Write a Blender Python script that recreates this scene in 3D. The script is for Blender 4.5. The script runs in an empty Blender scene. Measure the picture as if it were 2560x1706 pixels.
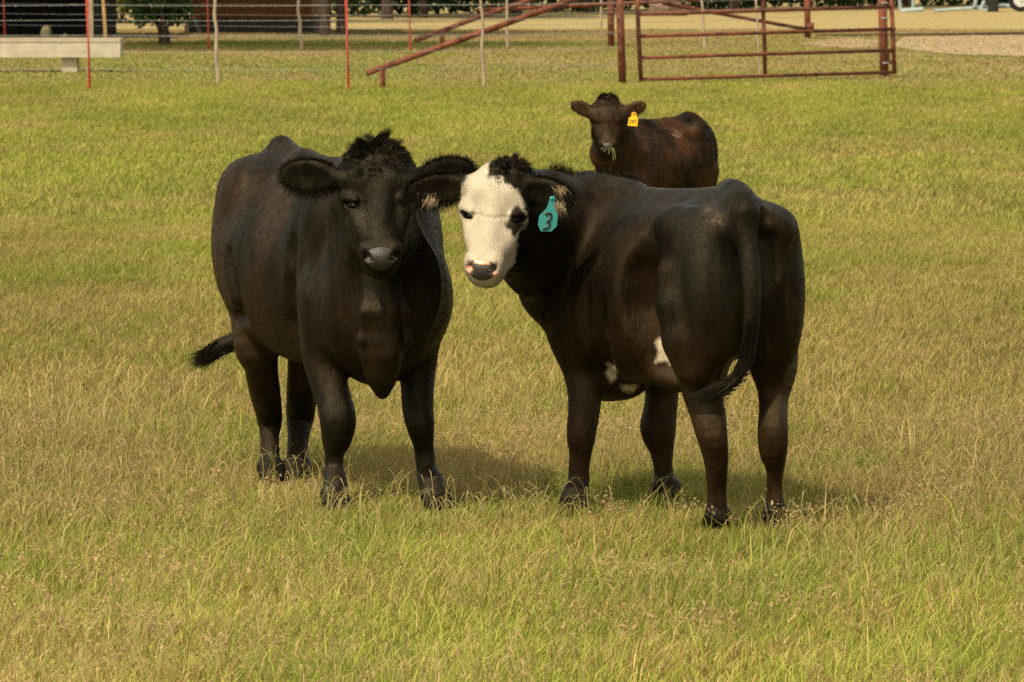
import bpy, math, random
import numpy as np
from mathutils import Vector, Matrix

# ------------------------------------------------------------------ camera, sky, sun, exposure
C = bpy.context.scene.collection
SC = bpy.context.scene
F_PX = 11700.0          # focal length in pixels of the 2560 px wide photograph
CAM_H = 1.9
TILT = math.atan((853 + 100) / F_PX)
cam_d = bpy.data.cameras.new('camera')
cam = bpy.data.objects.new('camera', cam_d); C.objects.link(cam)
cam_d.sensor_width = 36.0
cam_d.lens = F_PX / 2560 * 36.0
cam_d.clip_start = 0.5; cam_d.clip_end = 3000
cam.location = (0, 0, CAM_H)
cam.rotation_euler = (math.pi / 2 - TILT, 0, 0)
cam_d.dof.use_dof = True
cam_d.dof.focus_distance = 15.7
cam_d.dof.aperture_fstop = 18
SC.camera = cam

SUN_TRAVEL = Vector((0.42, 0.64, -1.0)).normalized()
sun_d = bpy.data.lights.new('sun', 'SUN'); sun = bpy.data.objects.new('sun', sun_d); C.objects.link(sun)
sun_d.energy = 3.2; sun_d.angle = math.radians(0.5); sun_d.color = (1.0, 0.86, 0.62)
sun.rotation_euler = SUN_TRAVEL.to_track_quat('-Z', 'Y').to_euler()
sun.location = (-30, -30, 60)
world = bpy.data.worlds.new('World'); SC.world = world; world.use_nodes = True
wn = world.node_tree.nodes; wl = world.node_tree.links
bg = wn['Background']; sky = wn.new('ShaderNodeTexSky'); sky.sky_type = 'NISHITA'
sky.sun_disc = False
sky.sun_elevation = math.asin(-SUN_TRAVEL.z)
sky.sun_rotation = math.atan2(-SUN_TRAVEL.x, -SUN_TRAVEL.y)
sky.dust_density = 3.0
hs = wn.new('ShaderNodeHueSaturation'); hs.inputs['Saturation'].default_value = .22
wb = wn.new('ShaderNodeMix'); wb.data_type = 'RGBA'; wb.blend_type = 'MULTIPLY'; wb.inputs[0].default_value = 1; wb.inputs[7].default_value = (1.0, .94, .78, 1)
wl.new(sky.outputs[0], hs.inputs['Color']); wl.new(hs.outputs[0], wb.inputs[6]); wl.new(wb.outputs[2], bg.inputs[0]); bg.inputs[1].default_value = 0.15
SC.view_settings.view_transform = 'Standard'; SC.view_settings.look = 'None'
SC.view_settings.exposure = 0.58; SC.view_settings.gamma = 1.0
SC.cycles.max_bounces = 6; SC.cycles.transparent_max_bounces = 4
SC.cycles.use_denoising = False

RNG = np.random.default_rng(7)
random.seed(7)
HOR = -100.0
cT, sT = math.cos(TILT), math.sin(TILT)

def at(px, py, Y):
    """world point seen at photograph pixel px,py at world depth Y"""
    u = (px - 1280) / F_PX; v = (853 - py) / F_PX
    d = np.array([u, cT + v * sT, -sT + v * cT])
    return np.array([0, 0, CAM_H]) + d * (Y / d[1])
def gnd(px, py, z=0.0):
    u = (px - 1280) / F_PX; v = (853 - py) / F_PX
    d = np.array([u, cT + v * sT, -sT + v * cT])
    return np.array([0, 0, CAM_H]) + d * ((z - CAM_H) / d[2])
def project(P):
    P = np.asarray(P); x = P[..., 0]; y = P[..., 1]; z = P[..., 2] - CAM_H
    dep = y * cT - z * sT; up = y * sT + z * cT
    return 1280 + F_PX * x / dep, 853 - F_PX * up / dep
def nrm(v):
    v = np.asarray(v, float); return v / np.linalg.norm(v)

# ------------------------------------------------------------------ tagging
def tag(o, label=None, cat=None, group=None, kind=None):
    if label: o['label'] = label
    if cat: o['category'] = cat
    if group: o['group'] = group
    if kind: o['kind'] = kind
    return o
def empty(name, loc, rz=0):
    o = bpy.data.objects.new(name, None); C.objects.link(o)
    o.location = tuple(loc); o.rotation_euler = (0, 0, rz); o.empty_display_size = 0.1
    return o

# ------------------------------------------------------------------ mesh helpers
def mesh_np(name, V, faces, mat, parent=None, col=None, smooth=False, normals=None):
    """faces: list of int arrays (n,k); vertices in world space (parent at its own location is subtracted)"""
    V = np.asarray(V, np.float32)
    if parent is not None:
        V = V - np.array(abs_loc(parent), np.float32)
    me = bpy.data.meshes.new(name)
    me.vertices.add(len(V)); me.vertices.foreach_set('co', V.ravel())
    fl = [np.asarray(f, np.int32) for f in faces if len(f)]
    nl = sum(f.size for f in fl); nf = sum(len(f) for f in fl)
    me.loops.add(nl); me.polygons.add(nf)
    me.loops.foreach_set('vertex_index', np.concatenate([f.ravel() for f in fl]))
    tot = np.concatenate([np.full(len(f), f.shape[1], np.int32) for f in fl])
    st = np.concatenate([[0], np.cumsum(tot)[:-1]]).astype(np.int32)
    me.polygons.foreach_set('loop_start', st); me.polygons.foreach_set('loop_total', tot)
    if smooth or nf < 20000:
        me.polygons.foreach_set('use_smooth', np.full(nf, bool(smooth)))
    if col is not None:
        a = me.color_attributes.new('Col', 'FLOAT_COLOR', 'POINT')
        c4 = np.ones((len(V), 4), np.float32); c4[:, :3] = col
        a.data.foreach_set('color', c4.ravel())
    me.update(calc_edges=True)
    if normals is not None:
        me.normals_split_custom_set_from_vertices(np.asarray(normals, np.float32).tolist())
    if mat: me.materials.append(mat)
    o = bpy.data.objects.new(name, me); C.objects.link(o)
    if parent is not None: o.parent = parent
    return o
def abs_loc(o):
    p = np.zeros(3)
    while o is not None:
        p = p + np.array(o.location); o = o.parent
    return p

class MB:
    """collects simple solids, links them as one mesh object (world coordinates)"""
    def __init__(s): s.v = []; s.q = []; s.t = []; s.n = 0
    def add(s, V, quads=(), tris=()):
        V = np.asarray(V, float); s.v.append(V)
        if len(quads): s.q.append(np.asarray(quads) + s.n)
        if len(tris): s.t.append(np.asarray(tris) + s.n)
        s.n += len(V); return s
    def box(s, c, half, ax=None):
        ax = np.eye(3) if ax is None else np.asarray(ax)
        sg = np.array([[a, b, d] for a in (-1, 1) for b in (-1, 1) for d in (-1, 1)], float)
        V = np.asarray(c) + (sg * np.asarray(half)) @ ax
        return s.add(V, [[0, 1, 3, 2], [4, 6, 7, 5], [0, 4, 5, 1], [2, 3, 7, 6], [0, 2, 6, 4], [1, 5, 7, 3]])
    def tube(s, pts, rad, n=10, jit=0.0):
        pts = np.asarray(pts, float); m = len(pts); rad = np.broadcast_to(rad, (m,))
        T = np.gradient(pts, axis=0); T /= np.linalg.norm(T, axis=1)[:, None] + 1e-9
        up = np.array([0, 0, 1.0]) if abs(T[0][2]) < .9 else np.array([1.0, 0, 0])
        V = []
        a = np.arange(n) * 2 * np.pi / n
        for i in range(m):
            e1 = nrm(np.cross(T[i], up)); e2 = np.cross(T[i], e1)
            r = rad[i] * (1 + jit * np.sin(3 * a + i))
            V.append(pts[i] + np.outer(np.cos(a) * r, e1) + np.outer(np.sin(a) * r, e2))
        V = np.concatenate(V + [pts[:1], pts[-1:]])
        q = [[i * n + j, i * n + (j + 1) % n, (i + 1) * n + (j + 1) % n, (i + 1) * n + j] for i in range(m - 1) for j in range(n)]
        t = [[m * n, (j + 1) % n, j] for j in range(n)] + [[m * n + 1, (m - 1) * n + j, (m - 1) * n + (j + 1) % n] for j in range(n)]
        return s.add(V, q, t)
    def build(s, name, mat, parent=None, smooth=False):
        fs = []
        if s.q: fs.append(np.concatenate(s.q))
        if s.t: fs.append(np.concatenate(s.t))
        return mesh_np(name, np.concatenate(s.v), fs, mat, parent, smooth=smooth)
def bez(pts, n=12):
    """catmull-rom through points"""
    P = np.asarray(pts, float); P = np.vstack([2 * P[0] - P[1], P, 2 * P[-1] - P[-2]])
    out = []
    for i in range(1, len(P) - 2):
        for t in np.linspace(0, 1, n, endpoint=False):
            a, b, c, d = P[i - 1:i + 3]
            out.append(.5 * (2 * b + (c - a) * t + (2 * a - 5 * b + 4 * c - d) * t * t + (3 * b - a - 3 * c + d) * t ** 3))
    out.append(P[-2]); return np.array(out)

_ng = {}
def vnoise(x, y, scale, seed):
    """smooth value noise 0..1"""
    if seed not in _ng: _ng[seed] = np.random.default_rng(seed).random((256, 256)).astype(np.float32)
    g = _ng[seed]; x = x / scale + 1000.3; y = y / scale + 1000.7
    xi = np.floor(x).astype(int); yi = np.floor(y).astype(int); fx = x - xi; fy = y - yi
    fx = fx * fx * (3 - 2 * fx); fy = fy * fy * (3 - 2 * fy)
    a = g[xi % 256, yi % 256]; b = g[(xi + 1) % 256, yi % 256]; c = g[xi % 256, (yi + 1) % 256]; d = g[(xi + 1) % 256, (yi + 1) % 256]
    return (a * (1 - fx) + b * fx) * (1 - fy) + (c * (1 - fx) + d * fx) * fy
def fbm(x, y, scale, seed, oct=3):
    s = 0; w = 0; k = 1.0
    for i in range(oct):
        s = s + k * vnoise(x, y, scale / 2 ** i, seed + i); w += k; k *= .55
    return s / w

# ------------------------------------------------------------------ materials
def mat_new(name):
    m = bpy.data.materials.new(name); m.use_nodes = True
    n = m.node_tree.nodes; l = m.node_tree.links
    return m, n, l, n['Principled BSDF']
def mat_noise(name, c1, c2, scale=8, rough=.7, bump=0.0, spec=.3, detail=6, stretch=(1, 1, 1), c3=None, s3=1.0, metal=0.0, bscale=None):
    m, n, l, b = mat_new(name)
    tc = n.new('ShaderNodeTexCoord'); mp = n.new('ShaderNodeMapping'); l.new(tc.outputs['Object'], mp.inputs[0])
    mp.inputs['Scale'].default_value = stretch
    nz = n.new('ShaderNodeTexNoise'); nz.inputs['Scale'].default_value = scale; nz.inputs['Detail'].default_value = detail
    nz.inputs['Roughness'].default_value = .65
    l.new(mp.outputs[0], nz.inputs['Vector'])
    rp = n.new('ShaderNodeValToRGB'); rp.color_ramp.elements[0].position = .32; rp.color_ramp.elements[1].position = .68
    rp.color_ramp.elements[0].color = (*c1, 1); rp.color_ramp.elements[1].color = (*c2, 1)
    l.new(nz.outputs[0], rp.inputs[0]); out = rp.outputs[0]
    if c3:
        n3 = n.new('ShaderNodeTexNoise'); n3.inputs['Scale'].default_value = s3; n3.inputs['Detail'].default_value = 4
        l.new(tc.outputs['Object'], n3.inputs['Vector'])
        r3 = n.new('ShaderNodeValToRGB'); r3.color_ramp.elements[0].position = .48; r3.color_ramp.elements[1].position = .66
        l.new(n3.outputs[0], r3.inputs[0])
        mx = n.new('ShaderNodeMix'); mx.data_type = 'RGBA'; l.new(r3.outputs[0], mx.inputs[0])
        l.new(out, mx.inputs[6]); mx.inputs[7].default_value = (*c3, 1); out = mx.outputs[2]
    l.new(out, b.inputs['Base Color'])
    b.inputs['Roughness'].default_value = rough; b.inputs['Specular IOR Level'].default_value = spec; b.inputs['Metallic'].default_value = metal
    if bump:
        nb = n.new('ShaderNodeTexNoise'); nb.inputs['Scale'].default_value = bscale or scale * 4; nb.inputs['Detail'].default_value = 4
        l.new(mp.outputs[0], nb.inputs['Vector'])
        bp = n.new('ShaderNodeBump'); bp.inputs['Strength'].default_value = bump; bp.inputs['Distance'].default_value = .01
        l.new(nb.outputs[0], bp.inputs['Height']); l.new(bp.outputs[0], b.inputs['Normal'])
    return m
def mat_blade(name, trans=.45, rough=.6, spec=.25):
    """thin leaf: colour from the vertex attribute, some light passes through"""
    m, n, l, b = mat_new(name)
    at_ = n.new('ShaderNodeAttribute'); at_.attribute_name = 'Col'
    l.new(at_.outputs[0], b.inputs['Base Color']); b.inputs['Roughness'].default_value = rough
    b.inputs['Specular IOR Level'].default_value = spec
    tr = n.new('ShaderNodeBsdfTranslucent'); l.new(at_.outputs[0], tr.inputs[0])
    mx = n.new('ShaderNodeMixShader'); mx.inputs[0].default_value = trans
    l.new(b.outputs[0], mx.inputs[1]); l.new(tr.outputs[0], mx.inputs[2])
    l.new(mx.outputs[0], n['Material Output'].inputs[0])
    return m
def mat_coat(name, sheen=.25, bumpy=.35, rough=.56, spec=.26, vary=.2):
    m, n, l, b = mat_new(name)
    a = n.new('ShaderNodeAttribute'); a.attribute_name = 'Col'
    tc = n.new('ShaderNodeTexCoord')
    def nz(scale, st, det=4):
        mp = n.new('ShaderNodeMapping'); l.new(tc.outputs['Object'], mp.inputs[0]); mp.inputs['Scale'].default_value = st
        mp.inputs['Rotation'].default_value = (.35, .25, 0)
        k = n.new('ShaderNodeTexNoise'); k.inputs['Scale'].default_value = scale; k.inputs['Detail'].default_value = det; k.inputs['Roughness'].default_value = .7
        k.inputs['Distortion'].default_value = .4
        l.new(mp.outputs[0], k.inputs['Vector']); return k.outputs[0]
    def mrange(s, lo, hi):
        k = n.new('ShaderNodeMapRange'); k.inputs[1].default_value = .3; k.inputs[2].default_value = .7; k.inputs[3].default_value = lo; k.inputs[4].default_value = hi
        l.new(s, k.inputs[0]); return k.outputs[0]
    fine = nz(210, (1, 1, .13), 5); mid = nz(26, (1, 1, .35), 4)
    mul = n.new('ShaderNodeMath'); mul.operation = 'MULTIPLY'; l.new(mrange(fine, 1 - vary, 1 + 1.3 * vary), mul.inputs[0]); l.new(mrange(mid, 1 - vary, 1 + 1.1 * vary), mul.inputs[1])
    mx = n.new('ShaderNodeVectorMath'); mx.operation = 'SCALE'; l.new(a.outputs[0], mx.inputs[0]); fm = n.new('ShaderNodeMapRange'); l.new(a.outputs['Fac'], fm.inputs[0]); fm.inputs[1].default_value = .03; fm.inputs[2].default_value = .25; fm.inputs[3].default_value = 1; fm.inputs[4].default_value = .28
    lp = n.new('ShaderNodeMix'); lp.data_type = 'FLOAT'; l.new(fm.outputs[0], lp.inputs[0]); lp.inputs[2].default_value = 1; l.new(mul.outputs[0], lp.inputs[3])
    l.new(lp.outputs[0], mx.inputs['Scale'])
    l.new(mx.outputs[0], b.inputs['Base Color'])
    b.inputs['Roughness'].default_value = rough; b.inputs['Specular IOR Level'].default_value = spec
    if bumpy > .3:
        st = nz(11, (1, 1, .3), 5); l.new(mrange(st, spec * .35, spec * 1.75), b.inputs['Specular IOR Level']); l.new(mrange(mid, rough - .07, rough + .09), b.inputs['Roughness'])
    b.inputs['Specular Tint'].default_value = (1, .84, .54, 1)
    b.inputs['Sheen Weight'].default_value = sheen; b.inputs['Sheen Roughness'].default_value = .45
    b.inputs['Sheen Tint'].default_value = (.5, .36, .25, 1)
    if bumpy:
        ad = n.new('ShaderNodeMath'); ad.operation = 'MULTIPLY_ADD'; l.new(mid, ad.inputs[0]); ad.inputs[1].default_value = 1.6; l.new(fine, ad.inputs[2])
        bp = n.new('ShaderNodeBump'); bp.inputs['Strength'].default_value = bumpy; bp.inputs['Distance'].default_value = .004
        l.new(ad.outputs[0], bp.inputs['Height']); l.new(bp.outputs[0], b.inputs['Normal'])
    return m
def mat_plain(name, c, rough=.5, spec=.5):
    return mat_noise(name, tuple(x * .85 for x in c), tuple(min(1, x * 1.12) for x in c), 30, rough, spec=spec)

M_BLADE = mat_blade('grass_blade')
M_LEAF = mat_blade('leaf', .25)
M_COAT = mat_coat('cattle_coat', 0, .8, .44, .20, .36)
M_HAIR = mat_coat('cattle_hair', 0, 0, .45, .13)
M_EYE = mat_plain('eye_dark', (.002, .0015, .0012), .3, .12)
M_NOSE = mat_noise('nose_dark', (.015, .012, .0105), (.036, .029, .025), 60, .44, .25, .40)
M_NOSE2 = mat_coat('nose_mottled', 0, .06); M_NOSE2.node_tree.nodes['Principled BSDF'].inputs['Roughness'].default_value = .3
M_NOSE2.node_tree.nodes['Principled BSDF'].inputs['Specular IOR Level'].default_value = .5
M_TAG = mat_noise('turquoise_tag', (.030, .22, .225), (.042, .28, .28), 25, .5, .1, .3, c3=(.06, .22, .19), s3=30)
M_TAGY = mat_noise('yellow_tag', (.78, .42, .008), (.85, .52, .015), 25, .45, .05, .4)
M_INK = mat_plain('tag_ink', (.008, .008, .010), .6)
M_BARK = mat_noise('bark', (.035, .024, .018), (.085, .06, .045), 12, .95, .8, .1, stretch=(1, 1, .25))
M_WOOD = mat_noise('brown_board_wall', (.11, .045, .014), (.20, .085, .026), 5, .8, .3, .2, stretch=(.3, .3, 4))
M_DARK = mat_noise('dark_weathered_wall', (.012, .012, .011), (.03, .029, .026), 3, .9, .2, .2)
M_GREYW = mat_noise('grey_skirting', (.035, .034, .030), (.06, .058, .052), 4, .9, .2, .2)
M_TIN = mat_noise('tin_roof', (.25, .24, .22), (.35, .33, .30), 3, .5, .1, .4, metal=.5)
M_BLUEW = mat_noise('pale_blue_paint', (.20, .27, .27), (.32, .38, .37), 9, .5, .2, .4)
M_TYRE = mat_noise('tyre_rubber', (.010, .010, .010), (.022, .021, .02), 20, .85, .3, .2)
M_RIM = mat_noise('rim_paint', (.45, .45, .42), (.62, .62, .58), 15, .4, .1, .4)
M_ROCK = mat_noise('pinkish_rock', (.17, .11, .085), (.28, .20, .16), 5, .95, .7, .1)
M_LICK = mat_noise('dull_salt', (.09, .085, .05), (.16, .15, .085), 8, .9, .3, .1)
M_DUNG = mat_noise('dry_dung', (.10, .055, .025), (.17, .10, .05), 20, .95, .5, .1)
M_GRASSW = mat_plain('green_grass_stem', (.12, .14, .03), .6)
M_RUST = mat_noise('rusty_pipe', (.11, .032, .016), (.20, .065, .035), 14, .75, .3, .25, c3=(.055, .018, .012), s3=5)
M_RED = mat_noise('red_post_paint', (.40, .045, .025), (.52, .075, .045), 20, .55, .1, .4, c3=(.25, .04, .025), s3=6)
M_WHITE = mat_plain('white_paint', (.75, .75, .72), .5)
M_STAY = mat_noise('weathered_stay', (.22, .165, .115), (.38, .30, .22), 16, .85, .4, stretch=(1, 1, .2))
M_STAYO = mat_noise('raw_yellow_wood', (.55, .33, .12), (.75, .48, .22), 16, .8, .3, stretch=(1, 1, .2))
M_WIRE = mat_noise('galvanised_wire', (.20, .205, .20), (.32, .32, .31), 60, .6, 0, .3)
M_CONC = mat_noise('pale_concrete', (.33, .29, .22), (.45, .40, .31), 5, .9, 0, .1)
M_GRAVEL = mat_noise('tan_gravel', (.17, .11, .065), (.47, .34, .225), 3.2, .95, .9, .1, detail=10, c3=(.50, .39, .28), s3=6)

# ------------------------------------------------------------------ ground
DIPS = [(.376, 16.23, .30, .03)]
HOOVES = [gnd(x_, y_)[:2] for x_, y_ in ((836, 1285), (1092, 1280), (678, 1210), (742, 1205), (1793, 1342), (1940, 1335), (1432, 1304), (1666, 1276))]
def ground_z(x, y):
    z = .012 * (vnoise(x, y, .8, 3) - .5)
    for (cx, cy, r, d) in DIPS:
        z = z - d * np.exp(-((x - cx) ** 2 + (y - cy) ** 2) / (2 * r * r))
    return z
def make_ground():
    xs = np.concatenate([[-700, -300, -120, -60, -30, -15, -8], np.arange(-5, 5.01, .12), [8, 15, 30, 60, 120, 300, 700]])
    ys = np.concatenate([[-60, -20, 0, 6], np.arange(9, 26, .12), np.arange(26, 80, 1.0), [90, 110, 140, 180, 240, 320, 500, 900]])
    X, Y = np.meshgrid(xs, ys, indexing='ij'); Z = ground_z(X, Y)
    Z = np.where((abs(X) < 5.5) & (Y < 30), Z, 0)
    V = np.stack([X.ravel(), Y.ravel(), Z.ravel()], 1); ny = len(ys)
    i, j = np.meshgrid(np.arange(len(xs) - 1), np.arange(ny - 1), indexing='ij'); a = (i * ny + j).ravel()
    m, n, l, b = mat_new('pasture_ground')
    g = n.new('ShaderNodeNewGeometry')
    def noise(s, d=5):
        k = n.new('ShaderNodeTexNoise'); k.inputs['Scale'].default_value = s; k.inputs['Detail'].default_value = d
        k.inputs['Roughness'].default_value = .7; l.new(g.outputs['Position'], k.inputs['Vector']); return k.outputs[0]
    def ramp(s, p0, p1, c0, c1):
        r = n.new('ShaderNodeValToRGB'); e = r.color_ramp.elements; e[0].position = p0; e[1].position = p1
        e[0].color = (*c0, 1); e[1].color = (*c1, 1); l.new(s, r.inputs[0]); return r.outputs[0]
    def mix(f, a_, b_):
        k = n.new('ShaderNodeMix'); k.data_type = 'RGBA'; l.new(f, k.inputs[0]); l.new(a_, k.inputs[6]); l.new(b_, k.inputs[7]); return k.outputs[2]
    near = ramp(noise(9), .35, .65, (.12, .11, .035), (.20, .17, .055))
    lawn = ramp(noise(1.3, 8), .36, .64, (.15, .15, .040), (.24, .22, .065))
    tan = ramp(noise(2.0, 8), .36, .66, (.26, .20, .085), (.38, .30, .14))
    patch = ramp(noise(.07, 4), .42, .60, (0, 0, 0), (1, 1, 1))
    sep = n.new('ShaderNodeSeparateXYZ'); l.new(g.outputs['Position'], sep.inputs[0])
    def step(a0, a1):
        k = n.new('ShaderNodeMapRange'); l.new(sep.outputs[1], k.inputs[0]); k.inputs[1].default_value = a0; k.inputs[2].default_value = a1; return k.outputs[0]
    far = mix(patch, lawn, tan)
    far = mix(step(112, 128), far, tan)
    col = mix(step(60, 78), near, far)
    l.new(col, b.inputs['Base Color']); b.inputs['Roughness'].default_value = .95; b.inputs['Specular IOR Level'].default_value = .1
    bp = n.new('ShaderNodeBump'); bp.inputs['Strength'].default_value = .7; bp.inputs['Distance'].default_value = .05
    l.new(noise(14, 6), bp.inputs['Height']); l.new(bp.outputs[0], b.inputs['Normal'])
    o = mesh_np('ground', V, [np.stack([a, a + ny, a + ny + 1, a + 1], 1)], m, smooth=True)
    tag(o, kind='structure')
make_ground()

# ------------------------------------------------------------------ grass
def blades(name, n, y0, y1, hgt, wid, dens_pow=1.0, stalk=0.0, colf=None, margin=1.18, lean=1.0, keep=None, x_extra=.8):
    """n grass blades spread over the strip of pasture between depths y0 and y1"""
    u = RNG.random(n)
    Y = np.sqrt(y0 * y0 + u * (y1 * y1 - y0 * y0))
    X = (RNG.random(n) * 2 - 1) * (Y * .1094 * margin + x_extra)
    if keep is not None:
        k = keep(X, Y); X = X[k]; Y = Y[k]; n = len(X)
    Z = np.where(Y < 30, ground_z(X, Y), 0)
    clump = fbm(X, Y, .5, 11); hh = hgt * (.35 + 1.0 * RNG.random(n) ** 1.3) * (1 + (clump - .5) * np.where(Y < 22, 1.1, .5))
    for hx_, hy_ in HOOVES:
        dx_ = (X - hx_) / .085; dy_ = np.where(Y < hy_, (hy_ - Y) / .34, (Y - hy_) / .10); hh = hh * (1 - .52 * np.exp(-(dx_ ** 2 + dy_ ** 2)))
    az = RNG.random(n) * 2 * np.pi
    # blades lean mostly to the right, as the wind combed them
    D = np.stack([np.cos(az) + .35, np.sin(az)], 1); D /= np.linalg.norm(D, axis=1)[:, None] + 1e-6
    ln = lean * (.25 + 1.1 * RNG.random(n)) * hh
    tw = az + RNG.normal(0, .8, n) + np.pi / 2
    W = np.stack([np.cos(tw), np.sin(tw)], 1) * (wid * (.6 + .8 * RNG.random(n)))[:, None]
    P = np.stack([X, Y, Z], 1).astype(np.float32)
    def lvl(f, g): return P + np.concatenate([D * (ln * g)[:, None], (hh * f)[:, None]], 1)
    a = lvl(0.0, 0); c = lvl(.55, .30); t = lvl(.95, 1.0)
    a[:, 2] -= .01
    W3 = np.concatenate([W, np.zeros((n, 1))], 1)
    V = np.stack([a - W3, a + W3, c - W3 * .8, c + W3 * .8, t], 1).reshape(-1, 3)
    b = np.arange(n)[:, None] * 5
    q = b + np.array([[0, 1, 3, 2]]); tr = b + np.array([[2, 3, 4]])
    base, tip = colf(X, Y, n)
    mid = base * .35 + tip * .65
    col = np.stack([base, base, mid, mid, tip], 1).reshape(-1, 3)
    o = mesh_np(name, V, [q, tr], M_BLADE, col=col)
    return o
def dryness(X, Y):
    d = fbm(X, Y, .9, 21) * .6 + fbm(X * .6, Y * .18, .55, 31) * .45
    band = np.exp(-((Y - 21.0) / 4.2) ** 2) * .26
    side = np.clip(abs(X / (Y * .1094)) - .45, 0, .5) * band * 1.2
    green = np.exp(-((Y - 13.6) / 2.1) ** 2) * .17 + np.clip((Y - 30) / 12, 0, 1) * .10
    return np.clip((d + band * .7 + side - green - .38) / .26, 0, 1)
GREEN = np.array([.175, .228, .028]); LIME = np.array([.425, .435, .080]); DRY = np.array([.57, .43, .17]); BROWN = np.array([.27, .18, .07])
def pasture_col(X, Y, n):
    d = dryness(X, Y)[:, None]; r = RNG.random((n, 1)); r2 = RNG.random((n, 1))
    lush_or_shade = np.clip((fbm(X, Y * .6, .45, 41) - .5) * 5, 0, 1)[:, None]
    g = GREEN + (LIME - GREEN) * r * (1 - .5 * lush_or_shade)
    dr = BROWN + (DRY - BROWN) * r2
    isdry = RNG.random((n, 1)) < (.17 + .66 * d) * (1 - .55 * lush_or_shade)
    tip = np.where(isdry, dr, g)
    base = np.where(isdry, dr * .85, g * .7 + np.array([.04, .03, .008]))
    f_ = np.clip((Y - 17) / 16, 0, 1)[:, None] * .55; avg = (GREEN + LIME) * .5 * (1 - .45 * d) * (1 - .2 * lush_or_shade) + (BROWN + DRY) * .5 * .5 * d + np.array([.02, .01, 0]); tip = tip * (1 - f_) + avg * f_; base = base * (1 - f_) + avg * .85 * f_
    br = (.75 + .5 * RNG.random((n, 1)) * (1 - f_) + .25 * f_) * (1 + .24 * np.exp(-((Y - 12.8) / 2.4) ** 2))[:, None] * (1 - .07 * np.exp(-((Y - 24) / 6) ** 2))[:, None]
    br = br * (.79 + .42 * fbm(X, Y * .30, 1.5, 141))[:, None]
    return base * br, tip * br
def lawn_col(X, Y, n):
    d = np.clip((fbm(X, Y * .3, 1.6, 61) - .40) * 4, 0, 1)[:, None] * .6 + np.clip((Y - 96) / 16, 0, 1)[:, None] * .5 + .15; r = RNG.random((n, 1))
    lush_or_shade = (np.exp(-((Y - 106 - .3 * X) / 4.0) ** 2) * np.clip((7 - X) / 5, 0, 1))[:, None]  # tree shade before the cabin, put into the grass colour as darker green
    isdry = RNG.random((n, 1)) < d * (1 - .85 * lush_or_shade)
    c = np.where(isdry, BROWN + (DRY - BROWN) * (.3 + .7 * r), GREEN + (LIME - GREEN) * r * (1 - .7 * lush_or_shade)) * (.72 + .2 * RNG.random((n, 1))) * np.array([.98, .96, 1.15])
    return c * .85, c
QUICK = 1.0
def N(k): return int(k * QUICK)
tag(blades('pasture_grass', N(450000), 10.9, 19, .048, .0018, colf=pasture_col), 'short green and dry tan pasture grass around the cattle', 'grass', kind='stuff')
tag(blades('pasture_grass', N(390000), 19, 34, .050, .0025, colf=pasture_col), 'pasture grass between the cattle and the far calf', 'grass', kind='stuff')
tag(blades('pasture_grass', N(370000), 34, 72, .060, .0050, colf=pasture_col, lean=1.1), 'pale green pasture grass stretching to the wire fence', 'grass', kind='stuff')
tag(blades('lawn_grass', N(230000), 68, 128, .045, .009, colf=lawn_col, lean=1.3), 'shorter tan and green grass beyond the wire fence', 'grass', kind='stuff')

def stalk_col(X, Y, n):
    r = RNG.random((n, 1)); c = np.array([.50, .37, .17]) * r + np.array([.30, .30, .08]) * (1 - r)
    return c * .8, c
def stalks(name, n, y0, y1, hgt, wid):
    """long thin curved seed stalks with little heads"""
    u = RNG.random(n); Y = np.sqrt(y0 * y0 + u * (y1 * y1 - y0 * y0)); X = (RNG.random(n) * 2 - 1) * (Y * .1094 * 1.1 + .3)
    k = vnoise(X, Y, .7, 55) + .35 * RNG.random(n) > .55; X = X[k]; Y = Y[k]; n = len(X)
    Z = ground_z(X, Y); h = hgt * (.5 + .9 * RNG.random(n)); az = RNG.random(n) * 2 * np.pi; le = h * (.2 + 1.0 * RNG.random(n))
    D = np.stack([np.cos(az) + .3, np.sin(az) * .8], 1); K = 6
    f = np.linspace(0, 1, K)
    pts = np.zeros((n, K, 3)); zz = 1 - (1 - f) ** 1.6
    pts[:, :, 0] = X[:, None] + D[:, :1] * le[:, None] * (f ** 2)
    pts[:, :, 1] = Y[:, None] + D[:, 1:] * le[:, None] * (f ** 2)
    pts[:, :, 2] = Z[:, None] + h[:, None] * zz - le[:, None] * .25 * f ** 4
    w = wid * (.7 + .6 * RNG.random(n))
    prof = np.array([1, .95, .85, .75, 1.5, .3])[None, :] * w[:, None]
    Wd = np.stack([np.ones(n), np.zeros(n), np.zeros(n)], 1)[:, None, :] * prof[:, :, None]
    V = np.stack([pts - Wd, pts + Wd], 2).reshape(-1, 3)
    b = np.arange(n)[:, None, None] * (K * 2) + np.arange(K - 1)[None, :, None] * 2
    q = (b + np.array([0, 1, 3, 2])[None, None]).reshape(-1, 4)
    c0, c1 = stalk_col(X, Y, n); col = (c0[:, None] + (c1 - c0)[:, None] * f[None, :, None]); col = np.repeat(col, 2, 1).reshape(-1, 3)
    return mesh_np(name, V, [q], M_BLADE, col=col)
tag(stalks('seed_stalks', N(12000), 11.5, 20, .125, .0012), 'thin dry seed stalks bending above the pasture grass', 'grass', kind='stuff')

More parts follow.
